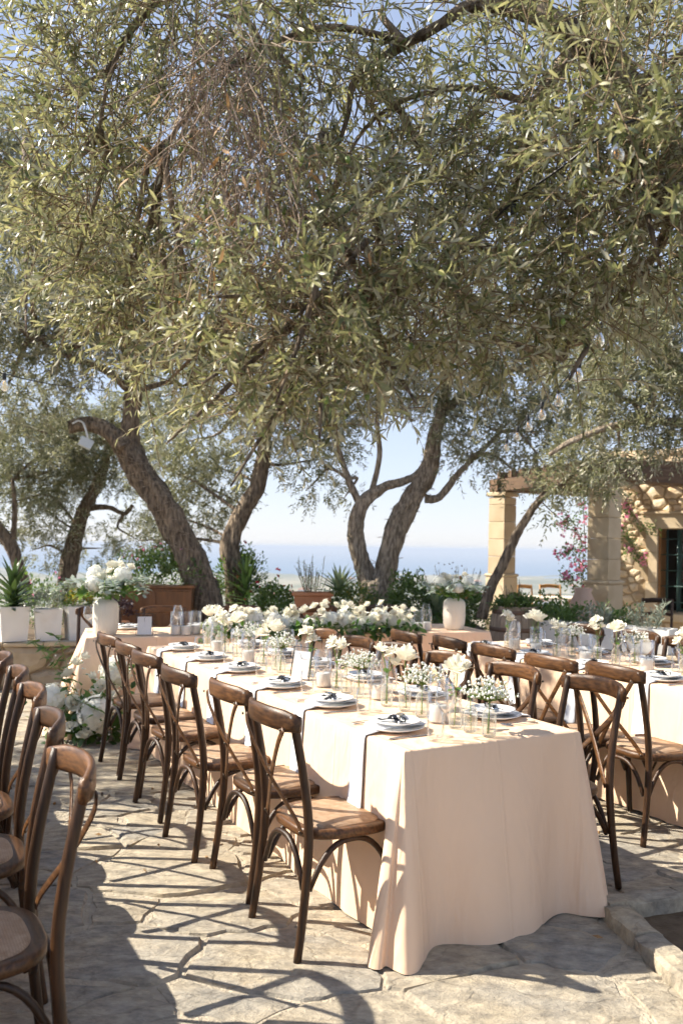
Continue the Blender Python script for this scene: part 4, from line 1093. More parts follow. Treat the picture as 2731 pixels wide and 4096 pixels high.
# limb skeletons (x, y, z, radius), crown clumps (x, y, z, radius) and cable points, in metres
NEAR=[(-0.97,3.3,3.53,0.308),(-0.8,3.3,3.55,0.385),(-0.43,2.98,3.38,0.336),(-0.13,3.08,3.43,0.318),(0.12,3.18,3.54,0.289),(-1.07,3.3,3.28,0.275),(-0.84,3.2,3.24,0.364),(-0.16,3.08,3.22,0.289),(-1.05,3.2,2.95,0.243),(-0.86,3.1,2.9,0.332),(-0.09,2.98,2.94,0.317),(0.27,3.28,3.07,0.27),(-0.99,3.2,2.68,0.243),(-0.77,3.1,2.65,0.332),(-0.56,3.1,2.41,0.299),(-0.14,2.78,2.6,0.288),(0.08,2.88,2.67,0.288),(0.33,3.15,2.78,0.295),(-0.86,3.2,2.46,0.221),(-0.64,3.1,2.41,0.288),(-0.31,2.58,2.28,0.268),(-0.07,2.58,2.3,0.287),(0.15,2.68,2.3,0.287),(0.38,2.77,2.33,0.295),(0.6,2.87,2.47,0.275),(-0.57,3.1,2.19,0.21),(-0.33,2.58,2.08,0.22),(-0.14,2.48,2.1,0.229),(0.01,2.58,2.18,0.22),(0.19,2.68,2.21,0.22),(0.38,2.85,2.31,0.216),(-0.41,2.68,1.98,0.115),(-0.21,2.58,1.92,0.134),(-0.07,2.58,1.99,0.124),(0.19,2.68,2.04,0.124),(0.57,2.85,2.21,0.167),(0.75,2.75,2.12,0.098),(0.52,3.07,2.99,0.276),(0.66,2.87,3.09,0.275),(0.82,2.67,3.09,0.344),(0.81,2.97,2.95,0.295),(0.89,2.47,2.81,0.294),(0.9,2.57,2.64,0.295),(0.82,2.87,2.65,0.295),(0.66,2.97,2.76,0.276),(0.97,2.67,2.49,0.275),(0.85,2.87,2.43,0.236),(1.12,2.97,2.46,0.177),(1.29,2.85,3.09,0.393),(1.37,2.95,2.72,0.393),(1.37,3.15,3.58,0.443),(0.78,3.07,3.83,0.443),(1.19,3.37,4.54,0.592),(1.85,3.45,4.13,0.591),(2.01,3.55,3.3,0.493),(-0.39,3.88,3.22,0.388),(-1.05,4.2,3.18,0.431),(0.21,4.08,3.42,0.389),(0.59,3.77,3.0,0.395),(-0.17,3.58,2.56,0.29),(0.98,3.77,2.81,0.296)]
LIMB_A=[(1.8,3.2,2.6,0.13),(1.02,2.9,2.78,0.067),(0.96,2.92,3.12,0.06),(0.8,2.94,3.29,0.05),(0.68,2.96,3.38,0.047),(0.53,2.98,3.43,0.034),(0.42,3.0,3.44,0.026),(0.31,3.02,3.38,0.023),(0.2,3.04,3.33,0.02),(0.09,3.06,3.26,0.019),(0.02,3.08,3.21,0.016),(0.0,3.1,3.11,0.012),(-0.03,3.12,3.01,0.008)]
LIMB_B=[(1.02,3.1,3.16,0.04),(0.93,3.12,3.07,0.024),(0.73,3.14,3.16,0.018),(0.55,3.16,3.22,0.015),(0.42,3.18,3.25,0.014),(0.29,3.2,3.24,0.012),(0.17,3.22,3.2,0.01),(0.07,3.24,3.13,0.007),(0.0,3.26,3.02,0.006)]
LIMB_C=[(0.87,3.2,3.44,0.041),(0.7,3.17,3.19,0.028),(0.64,3.14,2.98,0.021),(0.6,3.11,2.83,0.018),(0.45,3.08,2.63,0.013),(0.29,3.05,2.49,0.009),(0.09,3.02,2.39,0.007)]
LIMB_D=[(0.2,3.0,3.31,0.015),(-0.07,3.0,3.36,0.014),(-0.31,3.0,3.28,0.012),(-0.49,3.0,3.14,0.01),(-0.64,3.0,2.94,0.007)]
LIMB_E=[(0.55,3.1,3.51,0.032),(0.31,3.1,3.72,0.032),(-0.09,3.1,3.77,0.029),(-0.49,3.1,3.7,0.024),(-0.75,3.1,3.46,0.018),(-0.86,3.1,3.27,0.011),(-0.91,3.1,3.03,0.006)]
LIMB_F=[(1.02,3.1,3.22,0.064),(1.18,3.1,3.01,0.048),(1.19,3.1,2.82,0.04),(1.15,3.1,2.65,0.024),(1.04,3.1,2.5,0.014),(0.9,3.1,2.36,0.01),(0.79,3.1,2.26,0.006)]
T1=[[(-1.53,10.3,0.37,0.304),(-1.59,10.3,0.64,0.259),(-1.73,10.3,1.11,0.225),(-1.95,10.3,1.63,0.211),(-2.2,10.3,2.05,0.206),(-2.47,10.3,2.42,0.198),(-2.63,10.3,2.68,0.201)],[(-2.61,10.2,2.67,0.157),(-2.84,10.2,2.88,0.126),(-3.05,10.2,2.95,0.105),(-3.29,10.2,2.92,0.094)],[(-2.62,10.3,2.66,0.174),(-2.58,10.3,3.05,0.132),(-2.56,10.3,3.37,0.119),(-2.6,10.3,3.79,0.1),(-2.66,10.3,4.43,0.066),(-2.78,10.3,5.16,0.042)],[(-2.57,10.3,3.37,0.063),(-2.85,10.1,3.59,0.052),(-3.21,9.9,3.69,0.041),(-3.54,9.7,3.84,0.03)],[(-2.6,10.3,3.79,0.063),(-2.21,10.2,4.2,0.047),(-1.88,10.1,4.64,0.031)]]
T2=[[(-1.34,11.2,0.28,0.216),(-1.36,11.2,0.51,0.184),(-1.4,11.2,1.08,0.167),(-1.46,11.2,1.54,0.149),(-1.32,11.2,1.94,0.138),(-1.13,11.2,2.29,0.129),(-1.05,11.2,2.7,0.115),(-1.0,11.2,3.21,0.086),(-0.86,11.2,3.85,0.057),(-0.76,11.2,4.48,0.034)],[(-1.02,11.2,2.98,0.057),(-1.32,11.2,3.44,0.043),(-1.56,11.2,3.95,0.029)]]
T3=[[(0.49,10.8,0.29,0.36),(0.47,10.8,0.57,0.31),(0.44,10.8,0.9,0.277),(0.43,10.8,1.12,0.222)],[(0.37,10.8,1.01,0.152),(0.27,10.8,1.29,0.139),(0.17,10.8,1.68,0.133),(0.25,10.8,2.06,0.111),(0.52,10.8,2.29,0.078),(0.8,10.8,2.38,0.061),(0.99,10.8,2.52,0.05),(1.12,10.8,2.85,0.033)],[(0.24,10.8,2.04,0.067),(0.07,10.8,2.39,0.05),(-0.04,10.8,2.73,0.039),(-0.13,10.8,3.17,0.025)],[(0.5,10.8,1.04,0.194),(0.56,10.8,1.24,0.18),(0.67,10.8,1.74,0.172),(0.91,10.8,2.19,0.166),(1.1,10.8,2.52,0.139),(1.17,10.8,2.97,0.111),(1.25,10.8,3.3,0.083),(1.33,10.8,3.8,0.061),(1.48,10.8,4.41,0.039)],[(1.05,10.8,2.16,0.078),(1.24,10.8,2.18,0.061),(1.46,10.8,2.47,0.05),(1.68,10.8,2.7,0.039),(2.01,10.8,3.03,0.025)],[(1.2,10.8,3.19,0.067),(1.62,10.9,3.55,0.05),(2.2,11.0,3.86,0.037),(2.79,11.1,4.06,0.026)],[(0.36,10.8,2.18,0.05),(0.46,10.8,2.68,0.044),(0.42,10.8,3.18,0.033),(0.44,10.8,3.62,0.022)]]
T4=[[(1.59,9.6,0.74,0.084),(1.69,9.6,1.09,0.069),(1.81,9.6,1.34,0.069),(2.0,9.6,1.74,0.059),(2.12,9.6,1.94,0.054),(2.24,9.6,2.09,0.044),(2.48,9.6,2.29,0.034),(2.77,9.6,2.54,0.025)],[(2.12,9.6,1.94,0.03),(2.33,9.6,2.23,0.022),(2.68,9.6,2.29,0.015)]]
T5=[[(-4.61,14.0,0.28,0.216),(-4.55,14.0,0.78,0.187),(-4.45,14.0,1.29,0.18),(-4.35,14.0,1.79,0.151),(-4.17,14.0,2.23,0.129),(-4.0,14.0,2.59,0.101),(-3.86,14.0,3.17,0.065),(-3.8,14.0,3.81,0.043)],[(-4.21,14.0,2.1,0.072),(-3.85,14.0,2.12,0.05),(-3.59,14.0,2.02,0.043),(-3.45,14.0,2.17,0.036)]]
T0=[[(-4.82,13.0,0.69,0.133),(-4.93,13.0,1.09,0.12),(-5.03,13.0,1.42,0.117),(-5.24,13.0,1.72,0.117),(-5.51,13.0,2.15,0.107),(-5.65,13.0,2.82,0.073),(-5.53,13.0,3.55,0.04)],[(-5.04,13.0,1.44,0.067),(-5.01,13.0,1.96,0.047),(-5.05,13.0,2.49,0.03)]]
T6=[[(4.23,8.4,0.28,0.237),(4.12,8.4,1.4,0.205),(3.94,8.4,2.17,0.172),(3.67,8.4,2.69,0.129),(3.36,8.4,2.8,0.052),(2.98,8.4,2.82,0.043),(2.64,8.4,2.76,0.043),(2.25,8.4,2.6,0.034),(2.04,8.4,2.47,0.022)],[(3.67,8.4,2.69,0.108),(3.36,8.5,3.31,0.087),(3.13,8.6,3.77,0.066),(2.89,8.7,4.06,0.04)]]
K1=[(-4.0,10.0,6.22,0.6),(-3.98,10.0,5.24,0.8),(-3.63,10.2,4.38,0.8),(-3.98,10.2,3.54,0.8),(-3.02,9.8,3.82,0.5),(-2.53,10,4.34,0.7),(-1.95,10.2,4.51,0.8),(-2.79,9.8,4.58,0.8),(-3.33,9.6,5.3,0.6),(-2.09,11,3.51,0.45),(-4.61,9.8,5.66,0.9),(-4.74,9.8,4.0,0.9),(-4.34,9.5,6.12,0.7)]
K1B=[(-2.45,6.5,3.7,0.4),(-2.05,6.9,3.9,0.35),(-2.7,6.1,3.5,0.35)]
K2=[(-0.87,11.2,4.37,0.8),(-1.32,11.2,3.78,0.7),(-2.05,11.8,2.99,0.6),(-1.89,12,2.34,0.6),(-2.44,12,2.58,0.55),(-2.29,12.2,1.91,0.5),(-1.59,11.6,2.55,0.4),(-0.51,11,3.76,0.7),(-0.84,11,3.19,0.4),(-0.5,11.2,2.65,0.35),(-0.39,11.2,3.11,0.5),(-2.7,12.4,1.59,0.4)]
K3=[(-0.16,10.8,3.5,0.6),(0.39,10.8,3.73,0.6),(1.16,10.8,4.07,0.8),(1.83,10.8,3.75,0.7),(2.55,10.8,3.76,0.75),(1.8,10.6,3.06,0.5),(2.36,10.4,2.93,0.5),(1.26,10.6,3.32,0.4),(2.94,10.6,3.29,0.5),(-0.1,11,2.92,0.35),(-0.38,11.1,2.35,0.3),(0.08,11.4,2.27,0.2),(1.56,10.4,2.65,0.3),(2.08,10.3,2.49,0.25),(0.86,10.6,4.35,0.7),(2.15,10.8,4.53,0.8),(3.09,10.8,4.33,0.6),(2.38,10,2.52,0.28)]
K4=[(2.43,9.4,2.37,0.22),(2.34,9.6,2.04,0.12),(2.67,9.4,2.61,0.3),(2.8,9.2,2.36,0.22),(2.46,9.6,1.89,0.1)]
K5=[(-5.01,14,2.86,0.8),(-4.22,14,3.16,0.7),(-5.21,13.6,2.19,0.6),(-4.64,13.8,1.93,0.45),(-3.79,14,2.88,0.6),(-4.86,13,3.3,0.8),(-3.61,14.5,1.67,0.4),(-4.2,14.5,1.44,0.35),(-4.92,13.8,1.43,0.35),(-3.29,14,3.46,0.7),(-2.94,14,4.04,0.7)]
K6=[(2.79,8.6,2.66,0.35),(3.24,8.4,2.85,0.4),(2.98,8.4,3.19,0.45),(3.31,8.4,3.55,0.5),(2.86,8.6,3.67,0.45),(3.48,8.4,3.98,0.6),(3.12,8.6,4.07,0.45),(2.76,8.8,3.18,0.35),(3.71,8.4,3.12,0.6),(2.81,9,4.05,0.4),(2.49,9,3.44,0.35)]
DRY=[(-0.42,2.62,2.88,0.2),(-0.34,2.56,2.64,0.2),(-0.26,2.5,2.41,0.18)]
STR1=[(1.45,4.5,2.85),(1.47,4.9,2.83),(1.49,5.4,2.73),(1.49,5.9,2.66),(1.54,6.6,2.67),(1.63,7.5,2.71),(1.68,8.2,2.71),(1.73,9,2.7),(1.61,11,2.77),(1.5,11.6,2.81)]
STR2=[(1.5,11.6,2.81),(2.39,10.6,2.7),(2.61,10.2,2.66),(2.83,9.8,2.66),(3.03,9.4,2.66),(3.31,9.0,2.66),(3.67,8.6,2.76)]
STR3=[(0.97,2.25,2.77),(0.91,2.3,2.74),(0.75,2.38,2.71),(0.63,2.5,2.65),(0.53,2.7,2.63),(0.45,3.0,2.62),(0.32,3.8,2.71)]
STR4=[(-2.84,6.5,2.87),(-2.64,6.6,2.83),(-2.51,7.4,2.9),(-2.56,10.2,3.33)]

# ------------------------------------------------------------------ olive trees
def sprigs(clumps, dens, rg, K=9, Ls=(.13, .24), L=(.045, .066), asp=.20, outward=.8, down=.25, shell=.45):
    """leaf base points, directions, normals, lengths of leafy twigs filling ellipsoidal clumps; also the twig axes"""
    O = []; AX = []
    for (cx, cy_, cz, r) in clumps:
        n = max(3, int(dens * r ** 2.4)); d = rand_dirs(n, rg); rad = r * rg.uniform(shell, 1.0, (n, 1)) ** .6
        O.append(np.array([cx, cy_, cz]) + d * rad * (1.08, 1.0, .92))
        AX.append(d * outward + rand_dirs(n, rg) * .75 + (0, 0, -down) + np.where(rg.random((n, 1)) < .35, np.array([[0, 0, .7]]), 0))
    O = np.concatenate(O); AX = np.concatenate(AX); AX /= np.linalg.norm(AX, axis=1, keepdims=True); n = len(O)
    B = np.cross(AX, rand_dirs(n, rg)); B /= np.linalg.norm(B, axis=1, keepdims=True); C = np.cross(AX, B)
    LS = rg.uniform(*Ls, (n, 1)); dr = rg.uniform(.05, .28, (n, 1)) * LS
    P = []; D = []; Nn = []; Ln = []
    for k in range(K):
        f = (k + .6) / K; base = O + AX * LS * f - np.array([0, 0, 1.]) * dr * f * f
        tan = AX * LS - np.array([0, 0, 2.]) * dr * f; tan /= np.linalg.norm(tan, axis=1, keepdims=True)
        for s in (-1, 1):
            side = (B if k % 2 else C) * s; ph = rg.uniform(.55, 1.05, (n, 1)) * (1.15 - .5 * f)
            d = tan * np.cos(ph) + side * np.sin(ph) + rg.normal(size=(n, 3)) * .16
            P.append(base); D.append(d); Nn.append(tan * .6 - side * .25 + rg.normal(size=(n, 3)) * .35 + (0, 0, .45)); Ln.append(rg.uniform(*L, n) * (1.05 - .45 * f * f))
    P = np.concatenate(P); D = np.concatenate(D); Nn = np.concatenate(Nn); Ln = np.concatenate(Ln)
    keep = rg.random(len(P)) < .88
    return P[keep], D[keep], Nn[keep], Ln[keep], (O, AX, LS, dr)
def twig_mesh(name, tw, m, r0=.0022, back=.06):
    O, AX, LS, dr = tw; n = len(O); up = np.array([0, 0, 1.])
    B = np.cross(AX, np.array([.31, .52, .79])); B /= np.linalg.norm(B, axis=1, keepdims=True); C = np.cross(AX, B); V = np.zeros((n, 4, 3, 3))
    for i, f in enumerate((-.35, .1, .55, .98)):
        q = O + AX * LS * f - up * dr * max(f, 0) ** 2; r = r0 * (1.25, 1.0, .75, .3)[i]
        for j in range(3): th = j * 2.094; V[:, i, j] = q + (B * math.cos(th) + C * math.sin(th)) * r
    Q = [(i * 3 + j, i * 3 + (j + 1) % 3, (i + 1) * 3 + (j + 1) % 3, (i + 1) * 3 + j) for i in range(3) for j in range(3)]
    return rawmesh(name, V, (np.array(Q)[None] + (np.arange(n) * 12)[:, None, None]).reshape(-1, 4), m)
def bark_tube(mb, P, n=14, rough=.10, seed=0, slim=.77):
    rg = np.random.default_rng(seed); Q, rr = spline([np.array(p[:3]) for p in P], [p[3] * slim for p in P], 6)
    m0 = len(mb.v); mb.tube(Q, rr, n)
    ph = rg.uniform(0, 6.28, n)
    for i in range(len(Q)):                               # fluted, knotty olive bark
        for k in range(n):
            v = np.array(mb.v[m0 + i * n + k]); d = v - Q[i]
            f = 1 + rough * (math.sin(ph[k] + i * .55) * .6 + rg.uniform(-.5, .5) + .5 * math.sin(3 * 6.283 * k / n + i * .18))
            mb.v[m0 + i * n + k] = tuple(Q[i] + d * f)
def branches_to(o, off, bark, P, clumps, rg, every=1, r0=.012):
    """thin limbs reaching from the skeleton to the middle of each clump"""
    pts = np.array([p[:3] for l in P for p in l])
    for c in clumps[::every]:
        c3 = np.array(c[:3]); d = np.linalg.norm(pts - c3, axis=1); a = pts[d.argmin()]
        if .15 < d.min() < 3.5:
            mid = (a + c3) / 2 + rg.normal(size=3) * .12 * d.min() + (0, 0, .10 * d.min())
            MB().tube([a, mid, c3, c3 + (c3 - mid) * .5], [r0 * 1.3, r0, r0 * .6, r0 * .25], 6, True, 4).build('branch', bark, o, True, off)
def olive(label, limbs, clumps, dens, seed, leaf, nseg=14, bark='bark', **kw):
    rg = np.random.default_rng(seed); b = limbs[0][0]; o = thing('olive_tree', label, 'tree', (b[0], b[1], 0))
    off = (-b[0], -b[1], 0)
    tr = MB()
    for k, l in enumerate(limbs): bark_tube(tr, l, nseg + 8 if k < 4 else 12, .20, seed + k)
    tk = tr.build('trunk', bark, o, True, off)
    branches_to(o, off, bark, limbs, clumps, rg, 1, kw.pop('br', .02))
    simple = kw.pop('simple', True)
    P, D, Nn, Ln, tw = sprigs(clumps, dens, rg, **kw)
    cr = link('crown', leaves_mesh('crown', P, D, Nn, Ln, Ln * kw.get('asp', .24), leaf, seed, simple), o, off); cr['kind'] = 'stuff'
    return o, cr, tw, off
far = dict(K=7, Ls=(.16, .32), L=(.06, .095), asp=.26)
olive('thick leaning olive tree trunk rising behind the left of the head table', T1, K1 + K1B, 950, 101, 'olive_far', br=.03, **far)
olive('slimmer curved olive tree behind the garland, left of centre', T2, K2, 880, 102, 'olive_far', **far)
olive('twin stemmed olive tree behind the garland, right of centre', T3, K3, 850, 103, 'olive_far', bark='bark_pale', **far)
olive('thin diagonal olive stem crossing the far pergola pillar', T4, K4, 2200, 104, 'olive_far', 10, 'bark', br=.008, **far)
olive('shaded olive tree far back behind the square planters', T5, K5, 1000, 105, 'olive_far', **far)
olive('olive trunk half cut by the left picture edge, behind the planters', T0, K5[:2], 900, 106, 'olive_far', **far)
olive('olive tree at the right edge with a pale limb reaching left', T6, K6, 1200, 107, 'olive_far', bark='bark_pale', **far)
# a tree beyond the left picture edge whose leaves dapple the paving
olive('olive tree standing outside the left picture edge', [[(-6.6, 6.2, 0, .22), (-6.7, 6.25, 1.2, .17), (-6.5, 6.3, 2.4, .13), (-6.0, 6.3, 3.4, .08)]], [(-6.3, 6.4, 3.9, .75), (-5.7, 6.2, 3.5, .55), (-6.9, 5.8, 3.7, .6), (-6.3, 5.7, 3.3, .45), (-5.9, 6.9, 4.1, .5)], 700, 108, 'olive_far', **far)

# the near tree whose hanging crown fills the upper half
TR = [(2.35, 3.5, -.1, .27), (2.33, 3.47, .25, .22), (2.2, 3.4, 1.3, .17), (2.05, 3.3, 2.0, .15), (1.8, 3.2, 2.6, .13)]
near, crown, tw, off = olive('near olive tree whose hanging leafy crown fills the upper half', [TR, LIMB_A, LIMB_B, LIMB_C, LIMB_D, LIMB_E, LIMB_F], NEAR, 1200, 110, 'olive_leaf', 16, 'bark', simple=False, br=.012, K=9, Ls=(.14, .26), L=(.038, .062), asp=.21)
tm = link('twigs', twig_mesh('twigs', tw, 'twig'), near, off); tm['kind'] = 'stuff'
# the leaves nearest the lens, one by one
lm = MB(); sp = [(0, 0, 0), (0, .25, .012), (0, .5, .012), (0, .75, -.01), (0, 1, -.08)]; lw = [(.065, .25, .03), (.10, .5, .035), (.075, .75, .01)]
V = sp + lw + [(-x, y, z) for x, y, z in lw]
lm.add(V, [(0, 5, 1), (1, 5, 6, 2), (2, 6, 7, 3), (3, 7, 4), (0, 1, 8), (1, 2, 9, 8), (2, 3, 10, 9), (3, 4, 10)])
LEAFME = []
for q in (.15, .5, .95):
    me = lm.mesh('leaf', 'olive_leaf'); a = me.attributes.new('lr', 'FLOAT', 'POINT'); a.data.foreach_set('value', [q] * len(V)); LEAFME.append(me)
rgl = np.random.default_rng(5); O, AX, LS, dr = tw
front = np.argsort(O[:, 1] + rgl.uniform(0, .3, len(O))); front = [i for i in front if abs(O[i, 0] / O[i, 1]) < .4 and O[i, 2] < 3.4][:38]
cnt = 0
for i in front:
    b = np.cross(AX[i], (0.2, 0.1, 1)); b /= np.linalg.norm(b); c = np.cross(AX[i], b)
    for k in range(4):
        for s in (-1, 1):
            if cnt >= 300: break
            f = .35 + .2 * k; base = O[i] + AX[i] * LS[i] * f - np.array([0, 0, 1]) * dr[i] * f * f
            d = Vector(AX[i] * .75 + (b if k % 2 else c) * s * .65 + rgl.normal(size=3) * .15).normalized()
            nn = Vector(AX[i] + np.array([0, 0, .6]) + rgl.normal(size=3) * .3); z = (nn - d * nn.dot(d)).normalized(); x = d.cross(z)
            l = rgl.uniform(.045, .062); M = Matrix((x, d, z)).transposed().to_4x4() @ Matrix.Scale(l, 4); M.translation = Vector(base)
            o = link('leaf', LEAFME[int(rgl.integers(3))], crown); o.matrix_basis = M; cnt += 1
om = MB().ball((0, 0, 0), .0085, 10, 8, (1, 1, 1.35)).mesh('olive', 'olive_fruit')
for i in rgl.choice(len(O), 400, False):
    if cnt >= 348: break
    if abs(O[i, 0] / O[i, 1]) < .42 and O[i, 1] < 3.1 and O[i, 2] < 3.5:
        p = O[i] + AX[i] * LS[i] * .5; link('olive', om, crown, (p[0], p[1], p[2] - .02)); cnt += 1
# tangle of dry dead twigs hanging inside the crown
dt = MB(); DP = []; DD = []
for (cx, cy_, cz, r) in DRY:
    for k in range(100):
        a = np.array([cx, cy_, cz + r * .9]) + rgl.normal(size=3) * (.09, .07, .10); q = [a]; d = np.array([rgl.normal() * .35, rgl.normal() * .3, -1.0])
        for j in range(4): d = d + rgl.normal(size=3) * (.38, .3, .18); q.append(q[-1] + d / np.linalg.norm(d) * rgl.uniform(.05, .11))
        dt.tube(q, [.0022, .0019, .0016, .0012, .0008], 3, False, 2)
        if rgl.random() < .3: DP.append(q[-1]); DD.append(rgl.normal(size=3) * .5 + (0, 0, -.8))
tag(dt.build('dry_twigs', 'dry_twig', near, True, off), kind='stuff')
link('dead_leaves', leaves_mesh('dead_leaves', DP, DD, rand_dirs(len(DP), rgl), rgl.uniform(.04, .06, len(DP)), rgl.uniform(.009, .014, len(DP)), 'dead_leaf', 4), near, off)['kind'] = 'stuff'

# thin wire net wound round the two old trunks is drawn by many small rings
def net(limb, seed):
    rg = np.random.default_rng(seed); m = MB(); Q, rr = spline([np.array(p[:3]) for p in limb], [p[3] for p in limb], 7)
    for i in range(6, len(Q) - 4, 1):
        if rg.random() < .45: continue
        ring = []; tilt = rg.uniform(-.45, .45)
        for k in range(13):
            th = 2 * math.pi * k / 12; ring.append(Q[i] + np.array([math.cos(th), math.sin(th), tilt * math.cos(th)]) * rr[i] * 1.14)
        m.tube(ring, .0024, 4, False)
    return m
o = thing('light_wire', 'pale fairy light wire wound round the thick leaning trunk', 'wire', T1[0][0][:3]); tag(net(T1[0], 1).build('wire', 'bark_pale', o, True, tuple(-q for q in T1[0][0][:3])), kind='stuff')
o = thing('light_wire', 'pale fairy light wire wound round the stout stem of the twin trunk', 'wire', T3[3][0][:3]); tag(net(T3[3], 2).build('wire', 'bark_pale', o, True, tuple(-q for q in T3[3][0][:3])), kind='stuff')

# ------------------------------------------------------------------ planters and plants
def rosette(parent, m, n, L, wd, seed, up=.55, z0=0.0, stem=0.0, curve=.5):
    rg = np.random.default_rng(seed); V = []; T = []; lr = []
    for k in range(n):
        f = k / n; a = k * 2.39996; el = (1.35 - 1.5 * f * (1 - up) * 1.6) + rg.uniform(-.15, .15); l = L * rg.uniform(.8, 1.1) * (.7 + .3 * f); b = len(V)
        d = np.array([math.cos(a) * math.cos(el), math.sin(a) * math.cos(el), math.sin(el)]); s = np.array([-math.sin(a), math.cos(a), 0]); nn = np.cross(s, d)
        for j in range(6):
            v = j / 5; c = np.array([0, 0, z0 + stem * (1 - f)]) + d * l * v + np.array([math.cos(a), math.sin(a), -.4]) * l * curve * v * v * (.25 + f * .5)
            wv = wd * (1 - v) ** .7 * (.8 + .4 * min(1, v * 3)) if j < 5 else .001
            for q, u in ((-1, .25), (0, -.18), (1, .25)): V.append(c + s * wv * q + nn * wv * u); lr.append(rg.uniform(.2, .9) if j == 0 else lr[-1])
        for j in range(5):
            for q in range(2): T.append((b + j * 3 + q, b + j * 3 + q + 1, b + j * 3 + q + 4, b + j * 3 + q + 3))
    return link('leaves', rawmesh('leaves', V, np.array(T), m, lr), parent)
def bush(parent, m, n, rad, seed, z0, L=(.03, .05), asp=.5, up=.5, name='foliage', c=(0, 0)):
    rg = np.random.default_rng(seed); d = rand_dirs(n, rg); d[:, 2] = np.abs(d[:, 2]) * 1.0 - .15
    lump = 1 + .28 * np.sin(d[:, :1] * 7 + seed) * np.sin(d[:, 1:2] * 6 + 2) ; P = d * np.array(rad) * rg.uniform(.35, 1.0, (n, 1)) ** .5 * lump + (c[0], c[1], z0)
    Ln = rg.uniform(*L, n); return link(name, leaves_mesh(name, P, d + rand_dirs(n, rg) * .7 + (0, 0, up), rand_dirs(n, rg) * .7 + (0, 0, 1), Ln, Ln * asp, m, seed), parent)
def upright(parent, m, n, h, spread, seed, z0, L=(.02, .035), asp=.18, name='foliage'):
    rg = np.random.default_rng(seed); P = []; D = []; st = MB()
    for k in range(n):
        a = rg.uniform(0, 6.28); r = spread * math.sqrt(rg.random()); hh = h * rg.uniform(.55, 1.0); b = np.array([r * math.cos(a) * .6, r * math.sin(a) * .6, z0]); tip = np.array([r * math.cos(a) * 1.3, r * math.sin(a) * 1.3, z0 + hh]) + rg.normal(size=3) * .02
        st.tube([b, (b + tip) / 2 + rg.normal(size=3) * .015, tip], .003, 4, False, 2)
        for j in range(26): f = .15 + .85 * j / 25; P.append(b + (tip - b) * f); D.append(rand_dirs(1, rg)[0] * .9 + (0, 0, .7))
    st.build('stems', 'twig', parent); Ln = rg.uniform(*L, len(P)); return link(name, leaves_mesh(name, P, D, rand_dirs(len(P), rg), Ln, Ln * asp, m, seed), parent)
def blooms(parent, m, n, rad, seed, z0, r=.02, c=(0, 0)):
    rg = np.random.default_rng(seed); mb = MB()
    for k in range(n):
        d = rand_dirs(1, rg)[0]; d[2] = abs(d[2]); q = d * np.array(rad) * rg.uniform(.85, 1.1) + (c[0], c[1], z0)
        for i in range(4):
            a = rg.normal(size=3); a /= np.linalg.norm(a); b = np.cross(a, d); b /= np.linalg.norm(b); mb.add([q - a * r * .5, q + b * r * .6, q + a * r, q - b * r * .6], [(0, 1, 2, 3)])
    return tag(mb.build('flowers', m, parent, False), kind='stuff')
def square_pot(label, p, z, w0, w1, h, rz, m='pot_white'):
    o = thing('planter', label, 'planter', (p[0], p[1], z), rz); mb = MB()
    R4 = lambda a, zz: [(-a, -a, zz), (a, -a, zz), (a, a, zz), (-a, a, zz)]
    V = R4(w0, 0) + R4(w1, h) + R4(w1 - .02, h) + R4(w1 - .03, h - .05); F_ = [(3, 2, 1, 0)]
    for k in range(3): F_ += [(4 * k + i, 4 * k + (i + 1) % 4, 4 * k + 4 + (i + 1) % 4, 4 * k + 4 + i) for i in range(4)]
    mb.add(V, F_).build('pot', m, o, False); MB().add(R4(w1 - .025, h - .03), [(0, 1, 2, 3)]).build('soil', 'soil', o, False); return o
# wall top height at the left wall is .49
o = square_pot('square white planter of spiky aloe at the left edge of the wall', (-3.42, 8.86), .495, .125, .15, .36, R(32)); rosette(o, 'aloe', 34, .42, .035, 1, .45, .34, .28); rosette(o, 'aloe', 20, .3, .03, 2, .3, .33, .05)
o = square_pot('square white planter of grey green shrub, middle of the three', (-3.09, 8.98), .495, .12, .14, .33, R(22)); bush(o, 'silver_leaf', 714, (.22, .2, .22), 3, .36, (.025, .045), .35)
o = square_pot('square white planter of yellow leaved flowers, nearest the head table', (-2.79, 9.08), .495, .12, .145, .36, R(30)); bush(o, 'shrub_leaf', 340, (.16, .16, .14), 4, .38); bush(o, 'yellow_leafy', 272, (.15, .14, .12), 5, .42, (.025, .04), .6); bush(o, 'silver_leaf', 374, (.16, .14, .26), 6, .42, (.02, .035), .35, c=(-.1, .1))
o = thing('potted_shrub', 'dark leaved shrub in a brown pot behind the left vase', 'plant', (-2.45, 9.35, .45)); MB().lathe([(0, 0), (.10, 0), (.13, .22), (.12, .22), (0, .2)], 20).build('pot', 'terracotta', o); bush(o, 'purple_leaf', 544, (.18, .18, .2), 7, .3)
o = thing('aloe_plant', 'spiky dark aloe rising behind the left bouquet', 'plant', (-2.75, 10.2, .40)); rosette(o, 'aloe', 30, .48, .03, 11, .55, .45, .25); MB().tube([(0, 0, 0), (.02, 0, .5)], .05, 8).build('stem', 'bark', o)
o = thing('rosemary_bush', 'grey upright rosemary bush behind the left bouquet', 'plant', (-2.98, 9.8, .40)); upright(o, 'silver_leaf', 26, .62, .22, 12, 0)
o = thing('flower_bush', 'leafy bush with pink flowers growing over the wooden cabinet', 'bush', (-2.15, 10.35, .40)); bush(o, 'shrub_leaf', 2550, (.60, .35, .55), 13, .62, (.035, .06), .55); blooms(o, 'pink', 16, (.6, .36, .5), 14, .65, .028)
